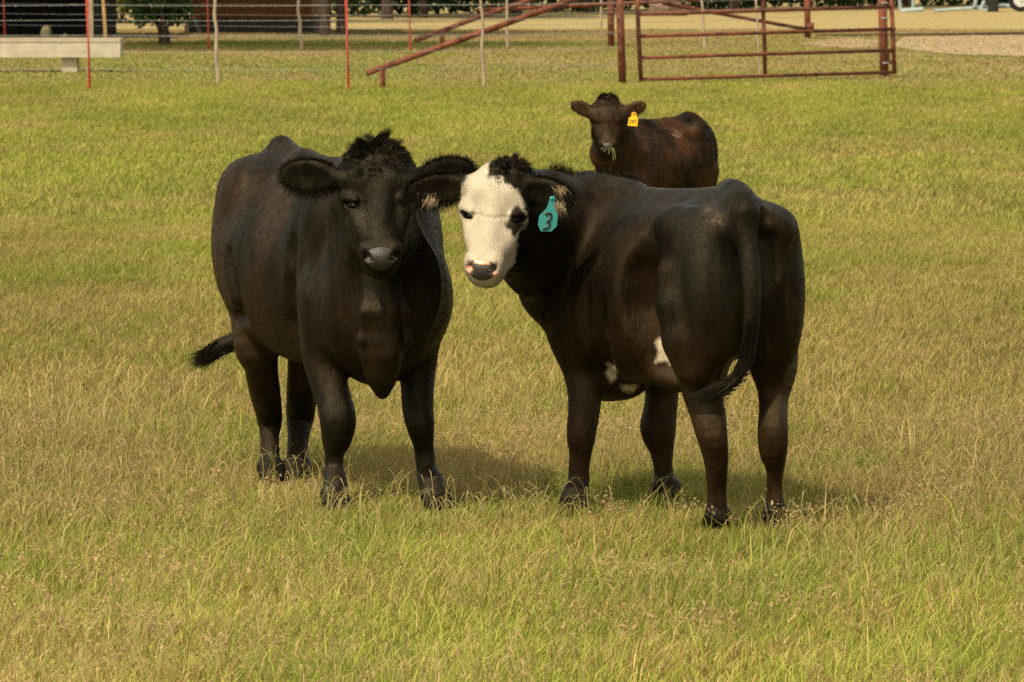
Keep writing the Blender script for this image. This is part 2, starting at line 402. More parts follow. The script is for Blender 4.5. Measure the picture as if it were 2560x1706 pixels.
def tall_blades():
    return blades('pasture_grass', N(20000), 11.0, 21, .13, .0021, colf=pasture_col, lean=.8, keep=lambda X, Y: vnoise(X, Y, .5, 77) + .3 * RNG.random(len(X)) > .62)
tag(tall_blades(), 'scattered taller grass blades standing above the pasture', 'grass', kind='stuff')
def seed_heads(n):
    """small tan flower clusters on thin stems, growing in patches"""
    u = RNG.random(n); Y = np.sqrt(11.6 ** 2 + u * (19 ** 2 - 11.6 ** 2)); X = (RNG.random(n) * 2 - 1) * (Y * .1094 * 1.1)
    k = (vnoise(X, Y, .55, 88) > .60) | (((X - 1.28) / .28) ** 2 + ((Y - 15.55) / .22) ** 2 < 1.2); X = X[k]; Y = Y[k]; n = len(X)
    h = .055 + .055 * RNG.random(n); m = 14; Z = ground_z(X, Y)
    P = np.stack([X, Y, Z + h], 1)[:, None] + RNG.normal(0, 1, (n, m, 3)) * np.array([.011, .011, .013]); P = P.reshape(-1, 3); N_ = len(P)
    a = RNG.normal(0, 1, (N_, 3)) * .0028; b_ = RNG.normal(0, 1, (N_, 3)) * .0028
    V = np.stack([P - a, P + b_, P + a, P - b_], 1).reshape(-1, 3); q = np.arange(N_)[:, None] * 4 + np.arange(4)[None]
    t = RNG.random((N_, 1)); col = np.repeat(np.array([.52, .36, .19]) * t + np.array([.34, .24, .11]) * (1 - t), 4, 0)
    B = np.stack([X, Y, Z], 1); T = np.stack([X + RNG.normal(0, .01, n), Y, Z + h], 1); w = np.array([.0012, 0, 0])
    V2 = np.stack([B - w, B + w, T + w * .6, T - w * .6], 1).reshape(-1, 3); q2 = np.arange(n)[:, None] * 4 + np.arange(4)[None] + len(V)
    return mesh_np('seed_heads', np.concatenate([V, V2]), [q, q2], M_BLADE, col=np.concatenate([col, np.tile([.34, .28, .09], (n * 4, 1))]))
tag(seed_heads(N(3600)), 'small tan seed heads in patches above the pasture grass', 'seed heads', kind='stuff')

# ------------------------------------------------------------------ sculpting volume (smooth unions on a grid, then surface nets)
class Sculpt:
    def __init__(s, lo, hi, h):
        s.h = h; s.lo = np.asarray(lo, float); s.n = np.ceil((np.asarray(hi) - s.lo) / h).astype(int) + 1
        s.D = np.full(s.n, .3, np.float32)
    def _box(s, lo, hi, m):
        a = np.clip(np.floor((lo - m - s.lo) / s.h).astype(int), 0, s.n); b = np.clip(np.ceil((hi + m - s.lo) / s.h).astype(int) + 1, 0, s.n)
        if (b <= a).any(): return None
        ax = [s.lo[i] + s.h * np.arange(a[i], b[i]) for i in range(3)]
        sl = tuple(slice(a[i], b[i]) for i in range(3))
        return sl, ax[0][:, None, None].astype(np.float32), ax[1][None, :, None].astype(np.float32), ax[2][None, None, :].astype(np.float32)
    def _put(s, sl, d, k, sub=False):
        A = s.D[sl]
        if sub:
            d = -d; hh = np.maximum(k - np.abs(A - d), 0) / k; s.D[sl] = np.maximum(A, d) + hh * hh * k * .25
        else:
            hh = np.maximum(k - np.abs(A - d), 0) / k; s.D[sl] = np.minimum(A, d) - hh * hh * k * .25
    def cone(s, p0, r0, p1, r1, k=.03, sub=False, flat=None, ff=1.0):
        p0 = np.asarray(p0, float); p1 = np.asarray(p1, float); R = max(r0, r1) * max(1, ff)
        bx = s._box(np.minimum(p0, p1) - R, np.maximum(p0, p1) + R, k + .03)
        if bx is None: return
        sl, X, Y, Z = bx; d = p1 - p0; L2 = max(d @ d, 1e-9)
        t = np.clip(((X - p0[0]) * d[0] + (Y - p0[1]) * d[1] + (Z - p0[2]) * d[2]) / L2, 0, 1)
        ex = X - p0[0] - t * d[0]; ey = Y - p0[1] - t * d[1]; ez = Z - p0[2] - t * d[2]
        if flat is not None:
            f = nrm(flat); c = (ex * f[0] + ey * f[1] + ez * f[2]) * (1 / ff - 1); ex = ex + c * f[0]; ey = ey + c * f[1]; ez = ez + c * f[2]
        dd = np.sqrt(ex * ex + ey * ey + ez * ez) - (r0 + (r1 - r0) * t)
        s._put(sl, dd.astype(np.float32), k, sub)
    def tubes(s, q, k=.03, flat=None, ff=1.0):
        """one smooth limb from rings (x, y, z, radius)"""
        q = np.asarray(q, float); R = q[:, 3].max() * max(1, ff); bx = s._box(q[:, :3].min(0) - R, q[:, :3].max(0) + R, k + .03)
        sl, X, Y, Z = bx; best = None
        f = nrm(flat) if flat is not None else None
        for a, b in zip(q[:-1], q[1:]):
            d = b[:3] - a[:3]; L2 = max(d @ d, 1e-9); t = np.clip(((X - a[0]) * d[0] + (Y - a[1]) * d[1] + (Z - a[2]) * d[2]) / L2, 0, 1)
            ex = X - a[0] - t * d[0]; ey = Y - a[1] - t * d[1]; ez = Z - a[2] - t * d[2]
            if f is not None:
                c = (ex * f[0] + ey * f[1] + ez * f[2]) * (1 / ff - 1); ex = ex + c * f[0]; ey = ey + c * f[1]; ez = ez + c * f[2]
            dd = np.sqrt(ex * ex + ey * ey + ez * ez) - (a[3] + (b[3] - a[3]) * t)
            best = dd if best is None else np.minimum(best, dd)
        s._put(sl, best.astype(np.float32), k)
    def chain(s, pts, k=.03, **kw):
        for (a, ra), (b, rb) in zip(pts[:-1], pts[1:]): s.cone(a, ra, b, rb, k, **kw)
    def ell(s, c, r, ax=None, k=.04, sub=False):
        """ax: rows are the ellipsoid's axes"""
        ax = np.eye(3) if ax is None else np.asarray(ax, float); c = np.asarray(c, float); r = np.asarray(r, float)
        ext = np.sqrt(((ax * r[:, None]) ** 2).sum(0))
        bx = s._box(c - ext, c + ext, k + .03)
        if bx is None: return
        sl, X, Y, Z = bx; X = X - c[0]; Y = Y - c[1]; Z = Z - c[2]
        q0 = 0; q1 = 0
        for i in range(3):
            p = (X * ax[i][0] + Y * ax[i][1] + Z * ax[i][2]) / r[i]; q0 = q0 + p * p; q1 = q1 + (p / r[i]) ** 2
        q0 = np.sqrt(q0); dd = q0 * (q0 - 1) / np.maximum(np.sqrt(q1), 1e-6)
        s._put(sl, dd.astype(np.float32), k, sub)
    def at(s, P):
        q = (np.asarray(P) - s.lo) / s.h; i = np.clip(np.floor(q).astype(int), 0, s.n - 2); f = q - i; d = 0
        for o in [(a_, b_, c_) for a_ in (0, 1) for b_ in (0, 1) for c_ in (0, 1)]:
            w = np.prod([f[..., k] if o[k] else 1 - f[..., k] for k in range(3)], axis=0)
            d = d + w * s.D[i[..., 0] + o[0], i[..., 1] + o[1], i[..., 2] + o[2]]
        return d
    def loft(s, O, F, L, st, k=.05, ntop=1.9, nbot=2.3):
        """barrel of the body: stations (s, ztop, zbot, halfwidth) along F"""
        st = np.asarray(st, float)
        ss = np.linspace(st[0, 0], st[-1, 0], 400)
        def cub(y):
            x = st[:, 0]; m = np.gradient(y, x); i = np.clip(np.searchsorted(x, ss) - 1, 0, len(x) - 2)
            hx = x[i + 1] - x[i]; t = (ss - x[i]) / hx
            return (2 * t**3 - 3 * t**2 + 1) * y[i] + (t**3 - 2 * t**2 + t) * hx * m[i] + (-2 * t**3 + 3 * t**2) * y[i + 1] + (t**3 - t**2) * hx * m[i + 1]
        zt, zb, hw = cub(st[:, 1]), cub(st[:, 2]), cub(st[:, 3])
        F = np.array([F[0], F[1], 0.]); L = np.array([L[0], L[1], 0.]); O = np.array([O[0], O[1], 0.])
        cs = np.array([O + F * a + L * b for a in (ss[0], ss[-1]) for b in (-.45, .45)])
        lo = cs.min(0); hi = cs.max(0); lo[2] = zb.min(); hi[2] = zt.max()
        bx = s._box(lo, hi, k + .03); sl, X, Y, Z = bx
        S = (X - O[0]) * F[0] + (Y - O[1]) * F[1]; T = (X - O[0]) * L[0] + (Y - O[1]) * L[1]
        a = np.interp(S, ss, zt); b = np.interp(S, ss, zb); w = np.interp(S, ss, hw)
        zc = b + (a - b) * .48; up = Z > zc
        rz = np.where(up, (Z - zc) / (a - zc), (zc - Z) / (zc - b)); rt = np.abs(T) / w
        nn = np.where(up, ntop, nbot)
        rho = (rz ** nn + rt ** nn) ** (1 / nn)
        dd = (rho - 1) * np.minimum(w, (a - b) * .5)
        out = np.maximum(ss[0] - S, S - ss[-1]); dd = np.maximum(dd, out)
        s._put(sl, dd.astype(np.float32), k)
    def mesh(s, smooth_it=2):
        D = s.D; h = s.h; n = np.array(D.shape)
        ins = D < 0
        c = np.zeros(n - 1, np.int8)
        for dx in (0, 1):
            for dy in (0, 1):
                for dz in (0, 1):
                    c += ins[dx:n[0] - 1 + dx, dy:n[1] - 1 + dy, dz:n[2] - 1 + dz]
        act = (c > 0) & (c < 8); idx = np.full(n - 1, -1, np.int32); cells = np.argwhere(act); idx[act] = np.arange(len(cells))
        acc = np.zeros((len(cells), 3)); cnt = np.zeros(len(cells))
        offs = [np.array([a, b, d]) for a in (0, 1) for b in (0, 1) for d in (0, 1)]
        val = {tuple(o): D[tuple((cells + o).T)] for o in offs}
        for a in offs:
            for i in range(3):
                if a[i] == 0:
                    b = a.copy(); b[i] = 1; va = val[tuple(a)]; vb = val[tuple(b)]; m = (va < 0) != (vb < 0)
                    t = np.where(m, va / np.where(m, va - vb, 1), 0); p = a[None, :].astype(float).repeat(len(cells), 0); p[:, i] = t
                    acc[m] += p[m]; cnt[m] += 1
        V = s.lo + h * (cells + acc / np.maximum(cnt, 1)[:, None])
        quads = []
        for i in range(3):
            j, k = (i + 1) % 3, (i + 2) % 3
            sa = [slice(None)] * 3; sb = [slice(None)] * 3; sa[i] = slice(0, n[i] - 1); sb[i] = slice(1, n[i])
            A = ins[tuple(sa)]; B = ins[tuple(sb)]; e = np.argwhere(A != B)
            e = e[(e[:, j] > 0) & (e[:, k] > 0) & (e[:, j] < n[j] - 1) & (e[:, k] < n[k] - 1)]
            flip = A[tuple(e.T)]
            def cell(oj, ok):
                q = e.copy(); q[:, j] -= oj; q[:, k] -= ok; return idx[tuple(q.T)]
            q = np.stack([cell(1, 1), cell(0, 1), cell(0, 0), cell(1, 0)], 1)
            q[~flip] = q[~flip][:, ::-1]; quads.append(q)
        Q = np.concatenate(quads); Q = Q[(Q >= 0).all(1)]
        for _ in range(smooth_it):
            sm = np.zeros_like(V); ct = np.zeros(len(V))
            for a, b in ((0, 1), (1, 2), (2, 3), (3, 0)):
                np.add.at(sm, Q[:, a], V[Q[:, b]]); np.add.at(ct, Q[:, a], 1)
            V = V * .5 + .5 * sm / np.maximum(ct, 1)[:, None]
        # keep the largest connected piece only
        lab = np.arange(len(V))
        for _ in range(400):
            m = lab[Q].min(1); new = lab.copy()
            for c_ in range(4): np.minimum.at(new, Q[:, c_], m)
            new = new[new]
            if (new == lab).all(): break
            lab = new
        u, inv, ct = np.unique(lab, return_inverse=True, return_counts=True); big = inv == ct.argmax()
        mp = np.cumsum(big) - 1; Q = mp[Q[big[Q].all(1)]]; V = V[big]
        e1 = V[Q[:, 2]] - V[Q[:, 0]]; e2 = V[Q[:, 3]] - V[Q[:, 1]]; fn = np.cross(e1, e2); Nn = np.zeros_like(V)
        for c_ in range(4): np.add.at(Nn, Q[:, c_], fn)
        Nn /= np.linalg.norm(Nn, axis=1)[:, None] + 1e-12
        return V, Q, Nn

def ell_mesh(c, r, ax, n=16, m=10):
    th = np.linspace(0, np.pi, m + 1); ph = np.arange(n) * 2 * np.pi / n
    P = np.array([[math.sin(t) * math.cos(p), math.sin(t) * math.sin(p), math.cos(t)] for t in th for p in ph])
    V = np.asarray(c) + (P * np.asarray(r)) @ np.asarray(ax)
    q = [[i * n + j, i * n + (j + 1) % n, (i + 1) * n + (j + 1) % n, (i + 1) * n + j] for i in range(m) for j in range(n)]
    return V, np.array(q)

# ------------------------------------------------------------------ cattle
def head_frame(c, yaw, roll, tilt, S):
    """u: viewer's right, v: up the face, w: out of the face"""
    cy, sy = math.cos(yaw), math.sin(yaw)
    u = np.array([cy, sy, 0]); back = np.array([-sy, cy, 0]); z = np.array([0, 0, 1.0])
    v = math.cos(tilt) * z + math.sin(tilt) * back; w = np.cross(u, v)
    cr, sr = math.cos(roll), math.sin(roll)
    u2 = cr * u + sr * v; v2 = -sr * u + cr * v
    c = np.asarray(c, float)
    return lambda a, b, d: c + S * (a * u2 + b * v2 + d * w), np.array([u2, v2, w])
def sculpt_head(sc, H, A, S, poll=1.0, mw=1.0):
    e = lambda c, r, k=.03, sub=False, ax=None: sc.ell(H(*c), np.array(r) * S, A if ax is None else ax, k * S, sub)
    cn = lambda a, ra, b, rb, k=.03, **kw: sc.cone(H(*a), ra * S, H(*b), rb * S, k * S, **kw)
    e((0, .115, -.075), (.098, .115, .082))                         # forehead
    e((0, .185, -.085), (.080, .05, .06), .05)               # poll
    if poll > 1: e((0, .140, -.105), (.126, .098, .080), .05)
    cn((0, .09, -.055), .068, (0, -.13, -.048), .050, .03)          # nasal bridge
    e((0, -.165, -.062), (.068 * mw, .064, .070), .03)              # muzzle
    for sgn in (-1, 1):
        cn((sgn * .050, .100, -.030), .036, (sgn * .097, .050, -.058), .033, .03)   # brow
        cn((sgn * .092, .035, -.068), .032, (sgn * .048, -.09, -.055), .032, .03)  # cheek crest
        e((sgn * .062, -.005, -.125), (.036, .12, .075), .04)                      # jaw plate
        cn((sgn * .055, -.005, -.165), .045, (sgn * .022, -.165, -.115), .036, .04)  # jaw line
        e((sgn * .043, -.160, -.018), (.028, .034, .028), .02)                     # wing of the nostril
        cn((sgn * .085, .135, -.10), .048, (sgn * .118, .145, -.13), .034, .03)    # ear root
    e((0, -.190, -.040), (.056 * mw, .036, .050), .025)             # upper lip
    e((0, -.208, -.078), (.046 * mw, .028, .050), .02)              # chin and lower lip
    dv = A[2] * .8 - A[1] * .6
    for sgn in (-1, 1):
        def onskin(u_, v_, sgn=sgn):
            p = H(sgn * u_, v_, -.03); t = .12
            for _ in range(50): t -= np.clip(sc.at(p + t * dv), -.01, .02) * .7
            return p + dv * t
        p1, p2, p3 = onskin(.050, -.160), onskin(.043, -.176), onskin(.032, -.186)
        sc.cone(p1 - dv * .003, .008 * S, p2 - dv * .008, .0125 * S, .006, sub=True); sc.cone(p2 - dv * .008, .0125 * S, p3, .005 * S, .006, sub=True)
    cn((-.055, -.209, -.052), .0035, (.055, -.209, -.052), .0035, .008, sub=True)     # mouth slit
    for k_ in range(6 if poll <= 1 else 0): sc.cone(onskin(-.06 + .02 * k_, .018 + .004 * (k_ % 2)) + A[2] * .0022, .0035 * S, onskin(-.04 + .02 * k_, .018 + .004 * ((k_ + 1) % 2)) + A[2] * .0022, .0035 * S, .008, sub=True)
    eyes = []
    for sgn in (-1, 1):
        d = nrm(A[0] * sgn * .76 + A[2] * .65 + A[1] * .02)
        p = H(sgn * .080, .012, -.050); t = .12
        for _ in range(50): t -= np.clip(sc.at(p + t * d), -.01, .02) * .7
        p = p + d * t
        e1 = A[0] * -sgn * .62 - A[1] * .42 + A[2] * .5; e1 = nrm(e1 - d * (e1 @ d)); e2 = np.cross(d, e1); e2 = e2 if e2 @ A[1] > 0 else -e2
        fr = np.array([e1, e2, d])
        sc.ell(p + e2 * .021 * S - d * .004 * S, np.array([.034, .012, .012]) * S, fr, .025 * S)
        sc.ell(p + d * .002 * S, np.array([.026, .0072, .013]) * S, fr, .009 * S, True)
        eyes.append((p - d * .0120 * S, np.array([.0265, .0145, .0125]) * S, fr))
    return eyes
def head_parts(root, eyes):
    for p, r, fr in eyes:
        V, Q = ell_mesh(p, r, fr)
        mesh_np('eye', V, [Q], M_EYE, root, smooth=True)
def ear(sc, base, tip, wid, nrm_dir, k=.02, th=.014):
    base = np.asarray(base, float); tip = np.asarray(tip, float); e = tip - base; Ln = np.linalg.norm(e); e = e / Ln
    n = np.asarray(nrm_dir, float); n = nrm(n - e * (n @ e)); w = np.cross(n, e)
    c = base + e * Ln * .54; ax = np.array([e, w, n])
    sc.ell(c, (Ln * .52, wid * .5, th + .006), ax, k)
    sc.cone(base - e * .03, .032, base + e * Ln * .3, .026, .03)
    sc.ell(c + n * .029 + e * .01, (Ln * .42, wid * .34, .020), ax, .02, True)
    return dict(c=c, e=e, w=w, n=n, L=Ln, wid=wid, base=base, tip=tip)

def strands(name, roots, dirs, lens, mat, parent, col, wid=.0012, droop=0.0, K=4, curl=.25, normals=None, seed=1):
    """hair: each strand a thin tapering ribbon"""
    rg = np.random.default_rng(seed); n = len(roots); f = np.linspace(0, 1, K)
    dirs = dirs / (np.linalg.norm(dirs, axis=1)[:, None] + 1e-9); lens = np.broadcast_to(lens, (n,))
    bend = rg.normal(0, curl, (n, 3))
    pts = roots[:, None] + dirs[:, None] * (lens[:, None] * f)[:, :, None] + bend[:, None] * (lens[:, None] * f ** 2)[:, :, None] * .5
    pts[:, :, 2] -= droop * lens[:, None] * f ** 2
    side = np.cross(dirs, np.array([0.1, -1.0, .1]) + rg.normal(0, .3, (n, 3))); side /= np.linalg.norm(side, axis=1)[:, None] + 1e-9
    w = wid * (1 - f * .9)
    V = np.stack([pts - side[:, None] * w[None, :, None], pts + side[:, None] * w[None, :, None]], 2).reshape(-1, 3)
    b = np.arange(n)[:, None, None] * (2 * K) + np.arange(K - 1)[None, :, None] * 2
    q = (b + np.array([0, 1, 3, 2])[None, None]).reshape(-1, 4)
    col = np.broadcast_to(col, (n, 3)); cc = np.repeat(col, 2 * K, 0)
    nn = None if normals is None else np.repeat(normals, 2 * K, 0)
    return mesh_np(name, V, [q], mat, parent, col=cc, smooth=normals is not None, normals=nn)
def sample_surface(V, Q, Nn, n, rg, weight=None):
    a = np.linalg.norm(np.cross(V[Q[:, 2]] - V[Q[:, 0]], V[Q[:, 3]] - V[Q[:, 1]]), axis=1)
    if weight is not None: a = a * weight[Q].mean(1)
    fi = rg.choice(len(Q), n, p=a / a.sum()); s = rg.random((n, 1)); t = rg.random((n, 1)); q = Q[fi]
    P = (V[q[:, 0]] * (1 - s) + V[q[:, 1]] * s) * (1 - t) + (V[q[:, 3]] * (1 - s) + V[q[:, 2]] * s) * t
    return P, nrm_rows(Nn[q].mean(1)), q
def nrm_rows(a): return a / (np.linalg.norm(a, axis=1)[:, None] + 1e-9)
def coat_hair(root, V, Q, Nn, col, n, F, ln, seed, wid=.0011, headmask=None, hv=None):
    rg = np.random.default_rng(seed)
    P, Ns, q = sample_surface(V, Q, Nn, n, rg, 1.0 * (V[:, 2] > .12))
    flow = np.array([-F[0] * .75, -F[1] * .75, -1.0]) + rg.normal(0, .25, (n, 3))
    flow = flow - Ns * (flow * Ns).sum(1)[:, None]; flow = nrm_rows(flow)
    d = flow + Ns * (.10 + .14 * rg.random((n, 1)))
    L = ln * (.5 + rg.random(n))
    c = col[q].mean(1) * (.8 + .4 * rg.random((n, 1)))
    return strands('coat_hair', P - Ns * .001, d, L, M_HAIR, root, c, wid, 0, 3, .3, nrm_rows(Ns + .16 * rg.normal(0, 1, (n, 3))), seed)
def limb(sc, rings, Ys, k=.03, depth=1.12, fdir=None):
    """rings: (centre px, row px, half width px); Ys: world depth at each ring"""
    ps = [(at(x, y, Y), hw * Y / F_PX) for (x, y, hw), Y in zip(rings, Ys)]
    sc.tubes(bez([[*p, r] for p, r in ps], 4), .035, fdir, depth)
    return ps
def hoof(sc, p, F, r):
    """two toes pointing along F"""
    F3 = np.array([F[0], F[1], 0.]); Lf = np.array([-F[1], F[0], 0.]); p = np.array([p[0], p[1], 0.]); z = ground_z(p[0], p[1])
    for sgn in (-1, 1):
        b = p + Lf * sgn * r * .5
        sc.cone(b + np.array([0, 0, z + .065]), r * .62, b + F3 * r * .75 + np.array([0, 0, z + .022]), r * .55, .012)
def noise3(V, sc_, seed):
    return (vnoise(V[:, 0] + V[:, 2] * .37, V[:, 1] + V[:, 2] * .61, sc_, seed) + vnoise(V[:, 1] - V[:, 2] * .8, V[:, 0] * .5 + V[:, 2], sc_, seed + 1)) * .5
BLACK = np.array([.0025, .0021, .0013]); RUSTY = np.array([.024, .0110, .0038])

def finish_body(root, sc, eyes, colour, hair_n, hair_len, F, seed, hair_w=.0011, smooth_it=2):
    V, Q, Nn = sc.mesh(smooth_it)
    col = colour(V, Nn)
    hf = np.clip((.125 - V[:, 2]) / .03, 0, 1)[:, None]; col = col * (1 - hf) + np.array([.0045, .0038, .003]) * hf          # hooves
    for p, r, fr in eyes:                                           # dark skin round the eyes
        q = (V - p) @ fr.T; dd = np.sqrt((q[:, 0] / .030) ** 2 + (q[:, 1] / .0125) ** 2 + (q[:, 2] / .03) ** 2)
        k = np.clip((1.2 - dd) * 4, 0, 1)[:, None]; col = col * (1 - k) + np.array([.0035, .0026, .002]) * k
    mesh_np('body', V, [Q], M_COAT, root, col=col, smooth=True)
    coat_hair(root, V, Q, Nn, col, N(hair_n), F, hair_len, seed, hair_w)
    return V, Q, Nn, col

# ---------------- first animal: big black one facing the camera
def cow_front():
    F = nrm([.396, -.918]); L = np.array([-F[1], F[0]]); O = np.array([-.625, 16.55])
    F3 = np.array([*F, 0]); L3 = np.array([*L, 0]); Z3 = np.array([0, 0, 1.0]); AX = np.array([F3, L3, Z3])
    loc = lambda s, t, z: np.array([*(O + F * s + L * t), z])
    sc = Sculpt((-1.25, 15.3, -.02), (-.05, 17.65, 1.42), .0052)
    sc.loft(O, F, L, [(-.72, 1.08, .80, .09), (-.64, 1.165, .66, .185), (-.50, 1.20, .55, .268), (-.32, 1.185, .485, .305), (-.05, 1.165, .455, .29),
                      (.15, 1.17, .455, .255), (.30, 1.18, .46, .228), (.44, 1.14, .49, .208), (.56, 1.07, .55, .19), (.64, .98, .62, .14)])
    sc.chain([(loc(-.70, 0, 1.13), .042), (loc(-.54, 0, 1.222), .026), (loc(-.3, 0, 1.165), .04), (loc(0, 0, 1.145), .04), (loc(.3, 0, 1.16), .06)], .06)
    for sg in (-1, 1):
        sc.ell(loc(-.52, sg * .105, 1.118), (.13, .075, .055), AX, .09)
        sc.ell(loc(-.44, sg * .19, 1.072), (.10, .06, .075), AX, .09)            # hook bones
        sc.ell(loc(-.53, sg * .15, .88), (.18, .10, .26), AX, .08)              # thighs
        sc.ell(loc(.30, sg * .18, .85), (.15, .08, .28), AX, .08)             # shoulder blades
        sc.ell(loc(.44, sg * .15, .72), (.12, .10, .15), AX, .07)               # points of the shoulder
    def on(px, py, inset=0.0, y0=15.4):
        o = at(px, py, y0); dr = nrm(o - np.array([0, 0, CAM_H])); t = 0
        for _ in range(200):
            dd = sc.at(o + dr * t)
            if dd < .0015: break
            t += max(min(dd * .7, .05), .002)
        return o + dr * (t + inset)
    sc.chain([(on(742, 520, -.008), .014), (on(724, 620, -.006), .024), (on(722, 730), .03), (on(730, 810), .03)], .06, sub=True)
    sc.chain([(on(566, 640, -.012), .014), (on(580, 720, -.012), .018), (on(600, 790, -.013), .018), (on(632, 850, -.013), .018)], .05, sub=True)
    # neck, chest, brisket
    sc.cone(at(945, 470, 15.88), .125, at(925, 560, 16.25), .21, .08)
    sc.cone(at(947, 560, 15.85), .10, at(935, 720, 16.08), .17, .08)
    sc.ell(at(945, 790, 16.08), (.15, .19, .24), AX, .08)
    for (xa, ya, Ya, ra), (xb, yb, Yb_, rb) in zip(*(lambda q: (q[:-1], q[1:]))([(947, 680, 15.86, .07), (949, 790, 15.88, .085), (951, 880, 15.88, .085), (953, 935, 15.89, .06), (956, 975, 15.91, .030)])):
        sc.cone(at(xa, ya, Ya), ra, at(xb, yb, Yb_), rb, .05, flat=L3, ff=.72)
    for x0, x1, x2, dk in ((918, 905, 935, 0), (940, 948, 957, -.01), (968, 985, 968, .01), (1000, 1020, 985, .04)):   # folds of loose skin under the throat
        sc.chain([(at(x0, 705, 15.83 + dk), .006), (at((x0 + x1) / 2, 780, 15.81 + dk), .011), (at(x1, 850, 15.825 + dk), .010), (at(x2, 920, 15.875), .006)], .035)
    # legs
    fr = limb(sc, [(822, 740, 78), (812, 867, 61), (817, 939, 48), (836, 1006, 45), (845, 1050, 46), (842, 1096, 38), (836, 1131, 25), (836, 1171, 24), (839, 1214, 31), (836, 1245, 31)],
              [16.12, 16.15, 16.13, 16.09, 16.06, 16.07, 16.08, 16.08, 16.04, 16.03], .025)
    fl = limb(sc, [(1030, 760, 62), (1043, 869, 54), (1044, 935, 44), (1044, 1010, 40), (1050, 1060, 36), (1057, 1100, 28), (1061, 1130, 25), (1067, 1174, 26), (1079, 1210, 33), (1090, 1245, 34)],
              [16.16, 16.20, 16.18, 16.14, 16.11, 16.12, 16.13, 16.12, 16.08, 16.05], .025)
    hr = limb(sc, [(660, 760, 80), (643, 860, 58), (651, 910, 42), (661, 974, 38), (674, 1046, 31), (674, 1090, 23), (675, 1146, 24), (675, 1180, 29)],
              [16.95, 16.85, 16.86, 16.95, 17.06, 17.04, 17.0, 16.97], .025, 1.25, F3)
    hl = limb(sc, [(790, 780, 80), (768, 870, 50), (758, 917, 38), (752, 1024, 36), (747, 1081, 27), (743, 1135, 25), (741, 1180, 31)],
              [17.0, 16.9, 16.92, 17.12, 17.10, 17.05, 17.02], .025, 1.25, F3)
    for p in (fr, fl, hr, hl): hoof(sc, p[-1][0], F, p[-1][1] * 1.08)
    # tail behind the legs, swung out to the left
    sc.chain([(loc(-.73, 0, 1.13), .05), (loc(-.80, .0, 1.0), .034), (loc(-.82, -.03, .80), .026), (at(600, 850, 17.33), .024), (at(565, 862, 17.34), .026), (at(535, 876, 17.34), .016)], .03)
    # head
    S = 1.0
    H, A = head_frame(at(947, 508, 15.66), 0.03, .03, math.radians(27), S)
    eyes = sculpt_head(sc, H, A, S, 1.2)
    e1 = ear(sc, at(852, 447, 15.74), at(712, 437, 15.80), .118, at(780, 560, 14.9) - at(780, 440, 15.75))
    e2 = ear(sc, at(1040, 447, 15.76), at(1178, 428, 15.88), .112, at(1110, 520, 14.9) - at(1110, 430, 15.82))
    root = empty('cow', (O[0], O[1], 0))
    tag(root, 'large all black cow facing the camera, without ear tag, left of the white faced one', 'cow')
    def colour(V, Nn):
        n = noise3(V * np.array([1, 1, .45]), .16, 70); n2 = noise3(V * np.array([1, 1, .4]), .045, 73)
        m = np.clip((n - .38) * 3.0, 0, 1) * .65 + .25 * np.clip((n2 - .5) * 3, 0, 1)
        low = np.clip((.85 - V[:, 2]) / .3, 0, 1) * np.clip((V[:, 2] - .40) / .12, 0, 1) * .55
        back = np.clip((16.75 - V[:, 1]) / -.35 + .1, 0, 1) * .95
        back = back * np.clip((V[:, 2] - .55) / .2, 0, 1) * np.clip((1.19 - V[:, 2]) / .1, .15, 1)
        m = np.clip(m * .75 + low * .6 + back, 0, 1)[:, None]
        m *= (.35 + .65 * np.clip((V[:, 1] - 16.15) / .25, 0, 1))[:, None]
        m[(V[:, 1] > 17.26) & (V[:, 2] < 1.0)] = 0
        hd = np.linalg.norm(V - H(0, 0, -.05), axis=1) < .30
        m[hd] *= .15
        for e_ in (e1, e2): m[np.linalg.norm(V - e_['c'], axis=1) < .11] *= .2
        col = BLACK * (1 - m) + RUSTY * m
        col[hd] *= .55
        return col
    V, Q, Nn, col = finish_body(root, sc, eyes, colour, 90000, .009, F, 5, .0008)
    head_parts(root, eyes)
    nose_pad(root, sc, H, A, S, M_NOSE)
    rg = np.random.default_rng(11)
    # tuft on the poll
    poll_tuft(root, V, Nn, H, A, S, rg, 11000, .034, (0, .22), BLACK * 1.1, .15, .0007, .075)
    ear_hair(root, e1, 4200, .022, BLACK * 1.1, rg); ear_hair(root, e2, 4200, .026, BLACK * 1.1, rg)
    # switch of the tail
    n = N(1400) + 10; st = np.linspace(0, 1, n); pp = bez([at(585, 856, 17.34), at(560, 864, 17.34), at(530, 880, 17.34)], 20)
    idx = rg.integers(0, len(pp), n); R = pp[idx] + rg.normal(0, .012, (n, 3))
    tgt = at(492, 904, 17.34) + rg.normal(0, 1, (n, 3)) * np.array([.02, .03, .018]); d = tgt - R
    strands('tail_switch', R, d, np.linalg.norm(d, axis=1) * (.55 + .5 * rg.random(n)), M_HAIR, root, BLACK, .0014, .02, 4, .12, seed=4)
    return root

